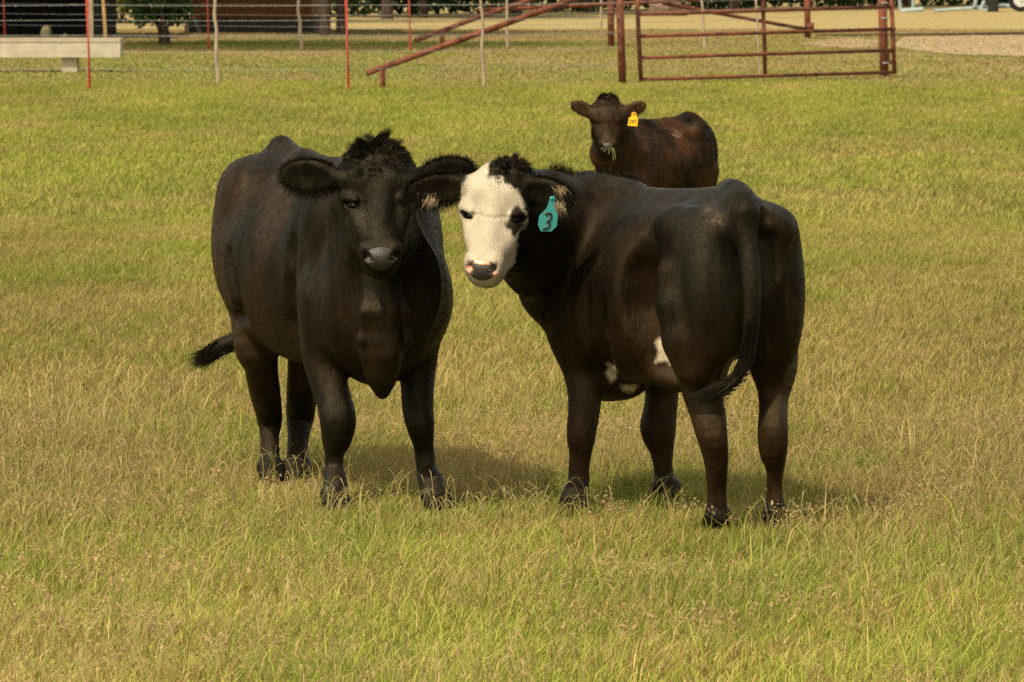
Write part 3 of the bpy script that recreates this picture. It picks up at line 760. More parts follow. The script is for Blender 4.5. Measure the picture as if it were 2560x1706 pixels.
def nose_pad(root, sc, H, A, S, mat, mw=1.0, pink=None):
    """moist hairless skin between and around the nostrils: hugs the sculpted muzzle"""
    n, m = 44, 14
    dirv = A[2] * .8 - A[1] * .6; up = A[1] * .8 + A[2] * .6
    c0 = H(0, -.184, -.03); R = np.arange(m + 1) / m; an = 2 * np.pi * np.arange(n) / n
    r, a = np.meshgrid(R, an, indexing='ij')
    x = .057 * mw * r * np.cos(a); y = .044 * r * np.sin(a); x = x * (1 + .18 * np.clip(y / .044, -1, 1))
    P = c0 + S * (x[..., None] * A[0] + y[..., None] * up)
    t = np.full(x.shape, .09 * S)
    for _ in range(60):                                             # march inwards until the sculpted surface is met
        d = sc.at(P + t[..., None] * dirv)
        t = t - np.clip(d, -.01, .02) * .7
    t = t + .0022 * S * (1 - r ** 6) - .002 * S * r ** 6
    V = (P + t[..., None] * dirv).reshape(-1, 3)
    q = [[i * n + j, i * n + (j + 1) % n, (i + 1) * n + (j + 1) % n, (i + 1) * n + j] for i in range(m) for j in range(n)]
    q = np.array(q)
    fn = np.cross(V[q[60, 2]] - V[q[60, 0]], V[q[60, 3]] - V[q[60, 1]])
    if fn @ dirv < 0: q = q[:, ::-1]
    col = None if pink is None else pink((x / (.057 * mw)).ravel(), (y / .044).ravel())
    return mesh_np('nose_pad', V, [q], mat, root, smooth=True, col=col)
def ear_hair(root, e, n, ln, col, rg, inner=None, inner_n=300):
    n = N(n) + 5; a = rg.random(n) * 2 * np.pi
    rr = np.where(rg.random(n) < .55, 1.0, .95 * rg.random(n) ** .5)
    P = e['c'] + e['e'] * (np.cos(a) * e['L'] * .50 * rr)[:, None] + e['w'] * (np.sin(a) * e['wid'] * .47 * rr)[:, None] + e['n'] * (.006 * (rr < .99))[:, None]
    ln = ln * (.55 + .45 * rr)
    d = e['e'] * (np.cos(a) * .6 + .4)[:, None] + e['w'] * np.sin(a)[:, None] + rg.normal(0, .3, (n, 3))
    strands('ear_hair', P, d, ln * (.4 + rg.random(n)), M_HAIR, root, col, .0007, .3, 4, .5, seed=int(rg.integers(1e6)))
    if inner is not None:
        for (pt, spread, m) in inner_n:
            m = N(m) + 5; P = np.asarray(pt) + rg.normal(0, spread, (m, 3)) * np.array([1, .4, .8])
            d = e['n'] * .5 + e['e'] * .6 + np.array([0, 0, -.5]) + rg.normal(0, .3, (m, 3))
            strands('inner_ear_hair', P, d, .010 + .013 * rg.random(m), M_HAIR, root, inner * (.45 + .7 * rg.random((m, 1))), .0005, .4, 4, .4, seed=int(rg.integers(1e6)))

def poll_tuft(root, V, Nn, H, A, S, rg, n, ln, cen, col, ru=.08, wid=.0007, vlow=.11):
    """matted hair over the poll and upper forehead, combed into locks"""
    hv = (V - H(0, 0, 0)) / S; u = hv @ A[0]; v = hv @ A[1]
    k = np.where((np.abs(u - cen[0]) < ru) & (v > vlow) & (v < .30) & ((Nn @ A[1] > -.1)) & (np.linalg.norm(hv, axis=1) < .30))[0]
    if len(k) == 0: return
    n = N(n) + 10; wgt = np.clip((v[k] - vlow + .005) / .10, .05, 1) * np.clip((ru - np.abs(u[k] - cen[0])) / (ru * .6), .03, 1); fade = np.clip((ru - np.abs(u - cen[0])) / (ru * .7), .25, 1); i = rg.choice(k, n, p=wgt / wgt.sum())
    nl = 110; li = rg.choice(k, nl); up = np.clip((v[li] - .155) / .06, 0, 1)
    ld = Nn[li] * (.30 + .45 * up)[:, None] + A[0] * (.25 + np.clip((u[li] - cen[0]) * 10, -.8, .8) + rg.normal(0, .45, nl))[:, None] + A[1] * (up * 1.0 - .55 + rg.normal(0, .3, nl))[:, None] + A[2] * rg.normal(0, .25, nl)[:, None]
    ll = ln * (.55 + .55 * rg.random(nl) + .7 * (rg.random(nl) < .12)) * (.45 + .75 * up) * fade[li]
    near = ((V[i][:, None, :] - V[li][None]) ** 2).sum(2).argmin(1)
    R = V[i] + rg.normal(0, .0015, (n, 3)); tip = V[li][near] * .55 + V[i] * .45 + nrm_rows(ld)[near] * ll[near][:, None] + rg.normal(0, .0035, (n, 3)); d = tip - R
    strands('poll_hair', R, d, np.linalg.norm(d, axis=1) * (.7 + .5 * rg.random(n)), M_HAIR, root, col * (.7 + .6 * rg.random((n, 1))), wid, .2, 5, .25, seed=int(rg.integers(1e6)))
def in_poly(x, y, poly):
    poly = np.asarray(poly, float); c = np.zeros(x.shape, bool); j = len(poly) - 1
    for i in range(len(poly)):
        xi, yi = poly[i]; xj, yj = poly[j]
        c ^= ((yi > y) != (yj > y)) & (x < (xj - xi) * (y - yi) / (yj - yi + 1e-12) + xi); j = i
    return c
def text_mesh(name, txt, size, origin, ux, uy, mat, parent, depth=.001):
    cu = bpy.data.curves.new(name, 'FONT'); cu.body = txt; cu.size = 1; cu.align_x = 'CENTER'; cu.align_y = 'CENTER'; cu.extrude = 0
    o = bpy.data.objects.new(name, cu); C.objects.link(o); dg = bpy.context.evaluated_depsgraph_get()
    me = bpy.data.meshes.new_from_object(o.evaluated_get(dg)); bpy.data.objects.remove(o)
    ux = np.array(ux); uy = np.array(uy); par = np.array(abs_loc(parent))
    for v in me.vertices:
        p = np.array(origin) + size * (v.co.x * ux + v.co.y * uy) - par; v.co = p
    me.materials.clear(); me.materials.append(mat)
    ob = bpy.data.objects.new(name, me); C.objects.link(ob); ob.parent = parent; return ob
def plate(name, outline, n, th, mat, parent):
    """flat tag with thickness; outline counter-clockwise seen from the front"""
    P = np.asarray(outline); n = nrm(n); k = len(P)
    V = np.concatenate([P + n * th / 2, P - n * th / 2])
    sides = np.array([[i, (i + 1) % k, k + (i + 1) % k, k + i] for i in range(k)])[:, ::-1]
    return mesh_np(name, V, [np.arange(k)[None], (k + np.arange(k))[::-1][None], sides], mat, parent)

# ---------------- second animal: white faced, seen from behind, head turned back
def cow_back():
    F = nrm([-.454, .891]); L = np.array([-F[1], F[0]]); O = np.array([.545, 15.80])
    F3 = np.array([*F, 0]); L3 = np.array([*L, 0]); Z3 = np.array([0, 0, 1.0]); AX = np.array([F3, L3, Z3])
    loc = lambda s, t, z: np.array([*(O + F * s + L * t), z])
    sc = Sculpt((-.42, 15.0, -.06), (1.12, 16.85, 1.32), .0052)
    sc.loft(O, F, L, [(-.60, 1.09, .80, .08), (-.53, 1.12, .68, .16), (-.40, 1.13, .60, .200), (-.2, 1.12, .53, .222), (0, 1.108, .475, .265),
                      (.2, 1.10, .455, .258), (.36, 1.105, .45, .215), (.5, 1.07, .44, .18), (.62, .98, .50, .14), (.68, .90, .6, .09)])
    sc.tubes(bez([[*loc(a_, b_, c_), r_] for a_, b_, c_, r_ in ((-.62, .075, 1.085, .042), (-.55, .06, 1.112, .042), (-.42, .02, 1.112, .04), (-.2, 0, 1.093, .035), (0, 0, 1.084, .035), (.25, 0, 1.08, .04), (.42, 0, 1.06, .06))], 4), .06)
    for sg in (-1, 1):
        sc.ell(loc(-.30, sg * .165, 1.02), (.08, .05, .06), AX, .10)              # hook bones
        sc.ell(loc(-.55, sg * .10, 1.02), (.06, .05, .05), AX, .09)               # pin bones
        sc.ell(loc(-.42, sg * (.15 if sg > 0 else .135), .79), (.165, .092 if sg > 0 else .085, .30), AX, .045)             # thighs
        sc.ell(loc(-.51, sg * .105, .82), (.080, .075, .24), AX, .05)             # back of the thighs
        sc.ell(loc(.36, sg * .165, .80), (.15, .075, .29), AX, .07)               # shoulder blades
        sc.ell(loc(.42, sg * .15, .66), (.12, .08, .14), AX, .06)
        sc.ell(loc(-.195, sg * .30, .74), (.085, .12, .20), AX, .05, True)        # fold in front of the thigh
    sc.cone(loc(-.60, -.01, .98), .03, loc(-.64, -.01, .60), .035, .04, sub=True)       # cleft
    sc.ell(loc(.50, 0, .55), (.14, .12, .17), AX, .07); sc.ell(loc(.40, 0, .455), (.16, .085, .075), AX, .05)   # brisket
    sc.ell(loc(-.14, .02, .52), (.12, .13, .07), AX, .06)
    # neck turned back towards the camera
    sc.chain([(loc(.42, 0, .93), .20), (at(1420, 590, 16.25), .175), (at(1340, 560, 15.98), .148), (at(1265, 515, 15.76), .115)], .07)
    sc.chain([(loc(.50, 0, .62), .13), (at(1390, 722, 16.22), .115), (at(1335, 665, 15.98), .095), (at(1266, 625, 15.74), .07)], .06)
    sc.chain([(loc(.30, 0, 1.06), .06), (at(1470, 492, 16.15), .07), (at(1380, 480, 15.95), .055), (at(1290, 455, 15.76), .055)], .06)
    def on(px, py, inset=0.0, y0=15.0):
        o = at(px, py, y0); dr = nrm(o - np.array([0, 0, CAM_H])); t = 0
        for _ in range(160):
            dd = sc.at(o + dr * t)
            if dd < .0015: break
            t += max(min(dd * .7, .05), .002)
        return o + dr * (t + inset)
    sc.chain([(on(1616, 600, -.022), .03), (on(1610, 660, -.012), .05), (on(1612, 705), .06), (on(1622, 770), .065), (on(1640, 845), .065), (on(1668, 915), .055)], .075, sub=True)
    sc.chain([(on(1680, 690, .05), .05), (on(1688, 765, .05), .055), (on(1706, 850, .05), .058), (on(1732, 920, .05), .058)], .04)
    sc.chain([(on(1494, 760, -.012), .016), (on(1502, 830, -.004), .022), (on(1507, 890), .026), (on(1509, 940), .03)], .045, sub=True)
    hl = limb(sc, [(1765, 790, 84), (1757, 880, 64), (1752, 965, 50), (1769, 1031, 44), (1780, 1090, 38), (1790, 1150, 30), (1792, 1216, 24), (1792, 1261, 25), (1795, 1295, 30)],
              [15.52, 15.50, 15.47, 15.42, 15.37, 15.39, 15.42, 15.43, 15.43], .025, 1.12, F3)
    hr = limb(sc, [(1926, 770, 74), (1935, 850, 60), (1937, 920, 54), (1934, 1002, 36), (1932, 1072, 37), (1933, 1125, 35), (1937, 1170, 23), (1936, 1216, 19), (1938, 1264, 23), (1939, 1287, 28)],
              [15.60, 15.58, 15.54, 15.49, 15.44, 15.45, 15.48, 15.5, 15.5, 15.5], .025, 1.12, F3)
    fl = limb(sc, [(1455, 800, 90), (1462, 900, 62), (1462, 965, 45), (1461, 1017, 40), (1453, 1087, 36), (1451, 1131, 28), (1448, 1161, 26), (1446, 1202, 27), (1436, 1245, 33)],
              [16.15, 16.12, 16.08, 16.06, 16.04, 16.04, 16.04, 16.04, 16.02], .025, 1.1, F3)
    fr = limb(sc, [(1610, 800, 80), (1640, 880, 60), (1654, 965, 43), (1652, 1017, 41), (1645, 1072, 44), (1653, 1120, 31), (1657, 1160, 24), (1661, 1198, 25), (1666, 1240, 33)],
              [16.25, 16.38, 16.42, 16.42, 16.42, 16.42, 16.42, 16.42, 16.41], .025, 1.1, F3)
    for p in (hl, hr, fl, fr): hoof(sc, p[-1][0], F, p[-1][1] * 1.08)
    q = bez([[*at(x, y, Y), r] for x, y, Y, r in ((1822, 472, 15.44, .033), (1840, 486, 15.34, .042), (1853, 530, 15.25, .046), (1868, 610, 15.185, .037), (1880, 720, 15.15, .031), (1878, 820, 15.14, .026), (1866, 900, 15.14, .022), (1845, 945, 15.15, .012))], 5)
    sc.tubes(q, .028)
    TAILQ = np.array(q)
    S = .94
    H, A = head_frame(at(1226, 542, 15.58), -.16, -.09, math.radians(25), S)
    eyes = sculpt_head(sc, H, A, S, 1.0, 1.12)
    e1 = ear(sc, at(1168, 462, 15.68), at(1024, 484, 15.62), .105, at(1100, 620, 14.9) - at(1090, 480, 15.6))
    e2 = ear(sc, at(1306, 462, 15.68), at(1428, 508, 15.66), .105, at(1350, 600, 14.9) - at(1370, 485, 15.65))
    root = empty('cow', (O[0], O[1], 0))
    tag(root, 'black cow with white face and turquoise ear tag, looking back over its shoulder', 'cow')
    g = lambda pts: [(1060 + x / 3.92, 360 + y / 3.92) for x, y in pts]
    face = g([(500, 120), (640, 120), (628, 330), (690, 330), (760, 318), (850, 400), (930, 480), (968, 560), (975, 640), (1030, 760), (915, 890), (905, 1100), (885, 1220), (800, 1360), (700, 1500), (300, 1500), (250, 1000), (250, 560), (330, 500), (420, 330), (480, 260)])
    patch = g([(900, 595), (860, 650), (830, 740), (790, 805), (845, 850), (880, 915), (925, 885), (1000, 780), (1005, 700), (960, 640), (940, 600)])
    def colour(V, Nn):
        n = noise3(V * np.array([1, 1, .45]), .16, 170); n2 = noise3(V * np.array([1, 1, .4]), .045, 173)
        m = np.clip((n - .45) * 3.0, 0, 1) * .45 + .25 * np.clip((n2 - .5) * 3, 0, 1)
        low = np.clip((.78 - V[:, 2]) / .30, 0, 1) * .75
        m = np.clip(m * .6 + low * .8, 0, 1)[:, None]
        hv = V - H(0, 0, -.05); hd = np.linalg.norm(hv, axis=1) < .30
        m[hd] *= .4
        col = BLACK * (1 - m) + RUSTY * m
        px, py = project(V); jx = (vnoise(V[:, 0], V[:, 2], .012, 301) - .5) * 12; jy = (vnoise(V[:, 0], V[:, 2], .012, 302) - .5) * 12
        front = hd & (hv @ A[2] > -.11 * S) & (Nn[:, 1] < .25)
        d1 = np.linalg.norm(V - e1['c'], axis=1) < .085; d2 = np.linalg.norm(V - e2['c'], axis=1) < .085; front &= ~d1 & ~d2
        def soft(poly):
            a = 0
            for i, (ox, oy) in enumerate([(0, 0), (3, 1), (-3, 1), (1, 3), (-1, -3), (2, -3), (-2, 3)]): a = a + in_poly(px + ox * 1.3 + jx * .6, py + oy * 1.3 + jy * .6, poly)
            return a / 7
        w = front * soft(face) * (1 - soft(patch))
        vv = hv @ A[1] / S; uu = hv @ A[0] / S; tan_ = np.clip((-vv - .03) / .12, 0, 1) * np.clip((np.abs(uu) - .035) / .03, 0, 1) * .45 + .30 * np.clip((noise3(V, .05, 315) - .5) * 3, 0, 1)
        cream = (np.array([.40, .345, .265]) * (1 - tan_)[:, None] + np.array([.27, .215, .15]) * tan_[:, None]) * (.92 + .16 * noise3(V, .03, 311))[:, None]
        col = col * (1 - w[:, None]) + cream * w[:, None]
        # dusty bare skin on the pin bones
        g2 = lambda cx, cy, rx, ry: np.exp(-((px - cx) / rx) ** 2 - ((py - cy) / ry) ** 2)
        rub = np.clip(g2(1790, 545, 26, 24) + .6 * g2(1765, 525, 14, 12) + .8 * g2(1918, 545, 11, 28), 0, 1) * (V[:, 1] < 15.6)
        k = (rub * (.12 + .30 * np.clip((noise3(V, .006, 321) - .35) * 3, 0, 1)))[:, None]
        col = col * (1 - k) + np.array([.15, .105, .07]) * k
        tl = np.min([np.linalg.norm(V - p_[:3], axis=1) - p_[3] for p_ in TAILQ[3:]], axis=0); k = np.clip((.012 - tl) / .012, 0, 1)[:, None] * .8; col = col * (1 - k) + BLACK * .7 * k
        # white flashes under the belly
        side = V[:, 1] > 15.5
        bel = soft([(1638, 858), (1652, 846), (1682, 852), (1702, 920), (1664, 903), (1638, 907), (1646, 880)]) * side
        bel = np.maximum(bel, soft([(1517, 905), (1530, 912), (1545, 925), (1542, 945), (1525, 957), (1518, 935)]))
        bel = np.maximum(bel, soft([(1553, 962), (1572, 968), (1598, 961), (1580, 982), (1560, 978)]))
        bw = (bel * (V[:, 2] < .75))[:, None]; col = col * (1 - bw) + np.array([.48, .40, .27]) * bw
        return col
    V, Q, Nn, col = finish_body(root, sc, eyes, colour, 90000, .008, F, 6, .0008)
    head_parts(root, eyes)
    def pink(x, y):
        dark = np.array([.040, .034, .032]); pk = np.array([.60, .24, .16])
        m = ((np.abs(x) < .45) & (y > .55)) | ((x < -.62) & (y < .15) & (y > -.6)) | ((x > .68) & (y < -.1))
        return np.where(m[:, None], pk, dark)
    nose_pad(root, sc, H, A, S, M_NOSE2, 1.06, pink)
    rg = np.random.default_rng(12)
    poll_tuft(root, V, Nn, H, A, S, rg, 4200, .024, (.035, .215), BLACK * 1.3, .07)
    # ruff along the neck behind the ear
    pp = bez([at(1385, 428, 15.95), at(1440, 437, 16.08), at(1520, 434, 16.15), at(1590, 440, 16.1)], 12); idx = rg.integers(0, len(pp), N(2600) + 10)
    R = pp[idx] + rg.normal(0, .012, (len(idx), 3)) - np.array([0, 0, .012]); d = rg.normal(0, .35, (len(idx), 3)) + np.array([.2, 0, .7])
    L_ = (.010 + .026 * np.clip(1 - idx / 14, .0, 1)) * (.5 + rg.random(len(idx)))
    strands('neck_hair', R, d, L_, M_HAIR, root, BLACK * 1.5, .0008, .1, 4, .5, seed=14)
    pale = np.array([.32, .23, .14])
    ear_hair(root, e1, 4200, .026, BLACK * 1.4, rg, pale, [(at(1076, 500, 15.58), .012, 110)])
    ear_hair(root, e2, 3600, .022, BLACK * 1.4, rg, pale, [(at(1400, 474, 15.61), .009, 60), (at(1396, 514, 15.60), .011, 110)])
    # switch of the tail, swept to the left
    n = N(1300) + 10; pp = bez([at(1880, 800, 15.115), at(1872, 880, 15.12), at(1845, 945, 15.12), at(1800, 985, 15.13)], 20); idx = rg.integers(0, len(pp), n)
    R = pp[idx] + rg.normal(0, .010, (n, 3)); tg = at(1745, 995, 15.13) + rg.normal(0, 1, (n, 3)) * np.array([.015, .02, .013])
    nx = pp[np.minimum(idx + 26, len(pp) - 1)]; far = (idx + 26 >= len(pp))[:, None]
    d = np.where(far, tg - R, nx - R + rg.normal(0, .012, (n, 3))); ln = np.linalg.norm(d, axis=1) * (.7 + .4 * rg.random(n))
    strands('tail_switch', R, d, ln, M_HAIR, root, BLACK * 1.5, .0014, .06, 4, .10, seed=15)
    # turquoise tag riveted through the ear
    fx = lambda x, y, dy=0: at(1060 + x / 3.92, 360 + y / 3.92, 15.555 + (x - 1215) * .00012 + dy)
    tagp = [fx(x, y) for x, y in [(1236, 515), (1283, 508), (1280, 580), (1276, 625), (1310, 698), (1302, 805), (1244, 860), (1145, 857), (1118, 795), (1130, 705), (1195, 640), (1222, 585)]][::-1]
    nn = nrm(np.cross(tagp[3] - tagp[0], tagp[6] - tagp[0])); nn = nn if nn[1] < 0 else -nn
    et = plate('ear_tag', tagp, nn, .0022, M_TAG, root)
    st = bez([fx(x, y, -.0022) for x, y in [(1187, 695), (1212, 682), (1240, 686), (1247, 705), (1236, 738), (1208, 765), (1230, 778), (1229, 800), (1208, 825), (1165, 838)]], 6)
    MB().tube(st, .0038, 6).build('tag_number', M_INK, et, True)
    V_, Q_ = ell_mesh(fx(1250, 535, -.004), (.006, .003, .006), np.eye(3)); mesh_np('tag_stud', V_, [Q_], M_TAG, et, smooth=True)
    return root

# ---------------- third animal: calf further back
def calf():
    F = nrm([-.62, -.785]); L = np.array([-F[1], F[0]]); O = np.array([.900, 29.0])
    F3 = np.array([*F, 0]); L3 = np.array([*L, 0]); Z3 = np.array([0, 0, 1.0]); AX = np.array([F3, L3, Z3])
    loc = lambda s, t, z: np.array([*(O + F * s + L * t), z])
    sc = Sculpt((.15, 27.8, -.02), (1.6, 29.75, 1.16), .0085)
    sc.loft(O, F, L, [(-.47, .84, .60, .07), (-.41, .91, .54, .14), (-.28, .915, .48, .165), (-.1, .895, .45, .18), (.1, .895, .44, .175), (.27, .90, .44, .15), (.38, .88, .46, .125), (.47, .82, .5, .10), (.52, .74, .55, .06)])
    sc.chain([(loc(-.46, 0, .87), .03), (loc(-.32, 0, .905), .035), (loc(-.1, 0, .88), .03), (loc(.3, 0, .88), .035)], .05)
    for sg in (-1, 1):
        sc.ell(loc(-.33, sg * .10, .66), (.13, .07, .20), AX, .06); sc.ell(loc(.29, sg * .11, .63), (.10, .06, .19), AX, .06)
        sc.ell(loc(-.24, sg * .13, .84), (.05, .04, .05), AX, .06)
        fx = .33 + .03 * sg; hx = -.36 - .04 * sg
        f = [(loc(fx, sg * .10, .55), .07), (loc(fx, sg * .10, .40), .042), (loc(fx + .01, sg * .10, .28), .036), (loc(fx, sg * .10, .22), .024), (loc(fx, sg * .10, .10), .023), (loc(fx + .01, sg * .10, .06), .028)]
        h = [(loc(hx + .03, sg * .10, .58), .085), (loc(hx + .02, sg * .10, .44), .052), (loc(hx - .04, sg * .10, .33), .036), (loc(hx - .01, sg * .10, .24), .026), (loc(hx, sg * .10, .10), .024), (loc(hx + .01, sg * .10, .06), .029)]
        sc.chain(f, .025); sc.chain(h, .025)
        hoof(sc, f[-1][0], F, .03); hoof(sc, h[-1][0], F, .03)
    sc.chain([(loc(-.46, 0, .86), .03), (loc(-.51, 0, .78), .022), (loc(-.52, 0, .55), .016), (loc(-.515, 0, .36), .02), (loc(-.51, 0, .28), .008)], .02)
    S = .80
    H, A = head_frame(at(1519, 306, 28.22), .0, .0, math.radians(20), S)
    sc.chain([(loc(.36, 0, .72), .13), (at(1530, 330, 28.5), .115), (at(1522, 300, 28.30), .09)], .05)
    sc.chain([(loc(.44, 0, .60), .10), (at(1515, 385, 28.42), .085), (at(1518, 350, 28.26), .05)], .05)
    eyes = sculpt_head(sc, H, A, S, 1.0, 1.0)
    e1 = ear(sc, at(1482, 284, 28.28), at(1428, 258, 28.30), .085, at(1455, 330, 27.6) - at(1455, 272, 28.3), .015, .012)
    e2 = ear(sc, at(1557, 284, 28.28), at(1613, 262, 28.30), .085, at(1585, 330, 27.6) - at(1585, 272, 28.3), .015, .012)
    root = empty('calf', (O[0], O[1], 0))
    tag(root, 'small dark brown calf with yellow ear tag standing behind the white faced cow', 'calf')
    def colour(V, Nn):
        n = noise3(V, .2, 270); n2 = noise3(V, .05, 273); m = np.clip(.35 + (n - .4) * 2.0 + (n2 - .5) * .8, 0, 1)[:, None]
        hd = np.linalg.norm(V - H(0, 0, -.05), axis=1) < .24; m[hd] *= .5
        col = BLACK * 1.3 * (1 - m) + np.array([.062, .027, .012]) * m
        px, py = project(V); jx = (vnoise(V[:, 0], V[:, 2], .02, 301) - .5) * 14; jy = (vnoise(V[:, 0], V[:, 2], .02, 302) - .5) * 14
        k = (in_poly(px + jx, py + jy, [(1676, 320), (1692, 324), (1712, 320), (1705, 338), (1690, 340)]) * np.clip((noise3(V, .025, 321) - .3) * 2.5, 0, 1) * .7)[:, None]
        return col * (1 - k) + np.array([.22, .14, .09]) * k
    V, Q, Nn, col = finish_body(root, sc, eyes, colour, 50000, .018, F, 8, .0014)
    head_parts(root, eyes); nose_pad(root, sc, H, A, S, M_NOSE)
    rg = np.random.default_rng(21)
    poll_tuft(root, V, Nn, H, A, S, rg, 2500, .022, (0, .21), BLACK * 1.2, .10, .0011)
    fx = lambda x, y, dy=0: at(1400 + x / 5.602, 220 + y / 5.602, 28.20 + dy)
    tagp = [fx(x, y) for x, y in [(1005, 350), (1035, 338), (1065, 350), (1068, 400), (1092, 430), (1082, 540), (948, 528), (962, 430), (1000, 395)]][::-1]
    et = plate('ear_tag', tagp, np.array([0, -1, .1]), .003, M_TAGY, root)
    text_mesh('tag_number', '297', .032, fx(1018, 475, -.004), (1, 0, 0), (0, 0, 1), M_INK, et)
    V_, Q_ = ell_mesh(fx(1035, 362, -.004), (.007, .004, .007), np.eye(3)); mesh_np('tag_stud', V_, [Q_], mat_plain('orange_stud', (.6, .16, .01)), et, smooth=True)
    # blades of grass held in its mouth
    m = MB(); m0 = H(.01, -.205, .0)
    for dx, dz, l in ((-.025, -.02, .5), (.0, -.035, 1), (.02, -.075, 1), (.03, -.065, 1)):
        m.tube(bez([m0 + np.array([dx * .4, 0, .004]), m0 + np.array([dx, -.03, -.012]), m0 + np.array([dx * 1.3, -.035, dz])], 4), .0022, 5)
    tag(m.build('grass_wisp', M_GRASSW), 'few green grass blades hanging from the mouth of the calf', 'grass wisp')
    return root


# ------------------------------------------------------------------ fences, gate, braces
def gz(px, py): p = gnd(px, py); return p
def post_t(parent, px, py, h, white_tip=False):
    b = gz(px, py); m = MB(); p = np.array([b[0], b[1], -.05]); t = np.array([b[0] - .035 * h, b[1], h])
    m.tube([p, t], .0165, 6); m.box((p + t) / 2 + np.array([0, -.02, 0]), (.006, .022, h / 2))
    po = m.build('steel_post', M_RED, parent)
    if white_tip:
        MB().tube([t + np.array([0, 0, -.02]), t + np.array([-.003, 0, .10])], .021, 8).build('post_tip', M_WHITE, po)
    return b, t
def stay(parent, px, py, h, mat, wob=.02, r=.026, lean=0.0):
    b = gz(px, py); rg = np.random.default_rng(int(px)); k = 7
    pts = [np.array([b[0] + lean * (i / k) + rg.normal(0, wob * .5) * (i > 0), b[1], -.03 + h * i / k]) for i in range(k + 1)]
    MB().tube(bez(pts, 3), r * (1 - .2 * np.linspace(0, 1, len(bez(pts, 3)))), 8, .08).build('wooden_stay', mat, parent, True)
# near fence (left of the brace)
nf = empty('wire_fence', gz(540, 222))
tag(nf, 'nearer wire fence with two red steel posts and slim wooden stays', 'fence', 'wire fences behind the cattle')
PA = gz(225, 228); PB = gz(872, 228); PE = gz(1557, 213)
post_t(nf, 226, 228, 1.42, True); post_t(nf, 873, 228, 1.50)
stay(nf, 546, 211, 1.5, M_STAY, .03, .030, -.06); stay(nf, 1209, 222, 1.5, M_STAY, .015, .024, -.03)
PL = PA + (PA - PB) * 1.4
def wire(parent, pts, h, sag, r=.0032):
    out = []
    for a, b in zip(pts[:-1], pts[1:]):
        for t in np.linspace(0, 1, 14, endpoint=False): p = a + (b - a) * t; out.append([p[0], p[1] - .02, h - sag * 4 * t * (1 - t)])
    out.append([pts[-1][0], pts[-1][1] - .02, h])
    m = MB().tube(np.array(out), r, 5); rg = np.random.default_rng(int(h * 1000))
    for a, b in zip(pts[:-1], pts[1:]):
        L_ = np.linalg.norm(b - a); k = int(L_ / .16)
        for i in range(k):
            t = (i + .5) / k; p = a + (b - a) * t; q = np.array([p[0], p[1] - .02, h - sag * 4 * t * (1 - t)]); d = rg.normal(0, 1, 3) * .012
            m.tube([q - d, q + d], r * .6, 4)
    m.build('barbed_wire', M_WIRE, parent)
for h in (.32, .57, .81, 1.03, 1.245): wire(nf, [PL, PA, PB, PE], h, .012)
# far fence
ff = empty('wire_fence', gz(760, 128))
tag(ff, 'farther wire fence with red steel posts, behind the concrete trough', 'fence', 'wire fences behind the cattle')
QA = gz(14, 124); QB = gz(522, 127); QC = gz(1027, 130); QD = gz(1530, 118)
post_t(ff, 14, 124, 1.5); post_t(ff, 523, 127, 1.5); post_t(ff, 1027, 130, 1.5)
stay(ff, 266, 126, 1.5, M_STAYO, .012, .040, -.08); stay(ff, 754, 128, 1.5, M_STAY, .02, .038, -.09)
stay(ff, 1269, 122, 1.5, M_STAY, .012, .032, -.03); stay(ff, 1503, 72, 1.6, M_STAY, .01, .035, 0)
stay(ff, 1762, 125, 1.5, M_STAY, .012, .032, -.09); stay(ff, 1900, 192, 1.3, M_STAY, .012, .02, -.07)
QE = gz(2020, 96)
QL = QA + (QA - QB) * .6
for h in (.30, .52, .76, .97): wire(ff, [QL, QA, QB, QC, QD, QE], h, .012, .0042)

def pipe(name, pts, r, parent, mat=None, n=14):
    return MB().tube(np.asarray(pts), r, n).build(name, mat or M_RUST, parent, True)
# near corner brace
nb = empty('pipe_brace', gz(1557, 213))
tag(nb, 'nearer rusty pipe corner brace, long diagonal running down to a short foot', 'pipe brace', 'rusty pipe corner braces')
b = gz(1557, 213); pipe('upright', [b + [0, 0, -.1], at(1547, -70, b[1])], .060, nb)
f0 = gz(957, 224); dg0 = at(918, 183, f0[1] - .02); dg1 = at(1556, -44, b[1])
pipe('diagonal', [dg0, dg1], .045, nb); pipe('foot', [f0 + [0, 0, -.1], at(956, 176, f0[1] - .02)], .045, nb)
# far corner brace
fb = empty('pipe_brace', gz(1528, 117))
tag(fb, 'farther rusty pipe corner brace with a horizontal rail between two diagonals', 'pipe brace', 'rusty pipe corner braces')
b = gz(1528, 117); Yb = b[1]; pipe('upright', [b + [0, 0, -.1], at(1526, -60, Yb)], .075, fb)
f0 = gz(1106, 124); pipe('diagonal', [at(1038, 102, f0[1] - .05), at(1200, 42, f0[1] + 1), at(1340, -4, f0[1] + 2.4), at(1526, -60, Yb)], .052, fb)
pipe('foot', [f0 + [0, 0, -.1], at(1105, 78, f0[1] - .05)], .055, fb)
b2 = gz(2020, 97); pipe('upright', [b2 + [0, 0, -.1], at(2017, -50, b2[1])], .075, fb)
pipe('rail', [at(1195, 26, Yb - .1), at(1660, 4, Yb + 3), at(1740, 0, Yb + 4)], .045, fb)
pipe('diagonal', [at(1660, 9, Yb + 3), at(1813, 37, (Yb + b2[1]) / 2 + 4), at(2016, 74, b2[1] - .1)], .045, fb)
MB().tube([at(2012, 66, b2[1] - .2), at(2035, 66, b2[1] - .2)], .09, 10).build('clamp', M_RUST, fb, True)
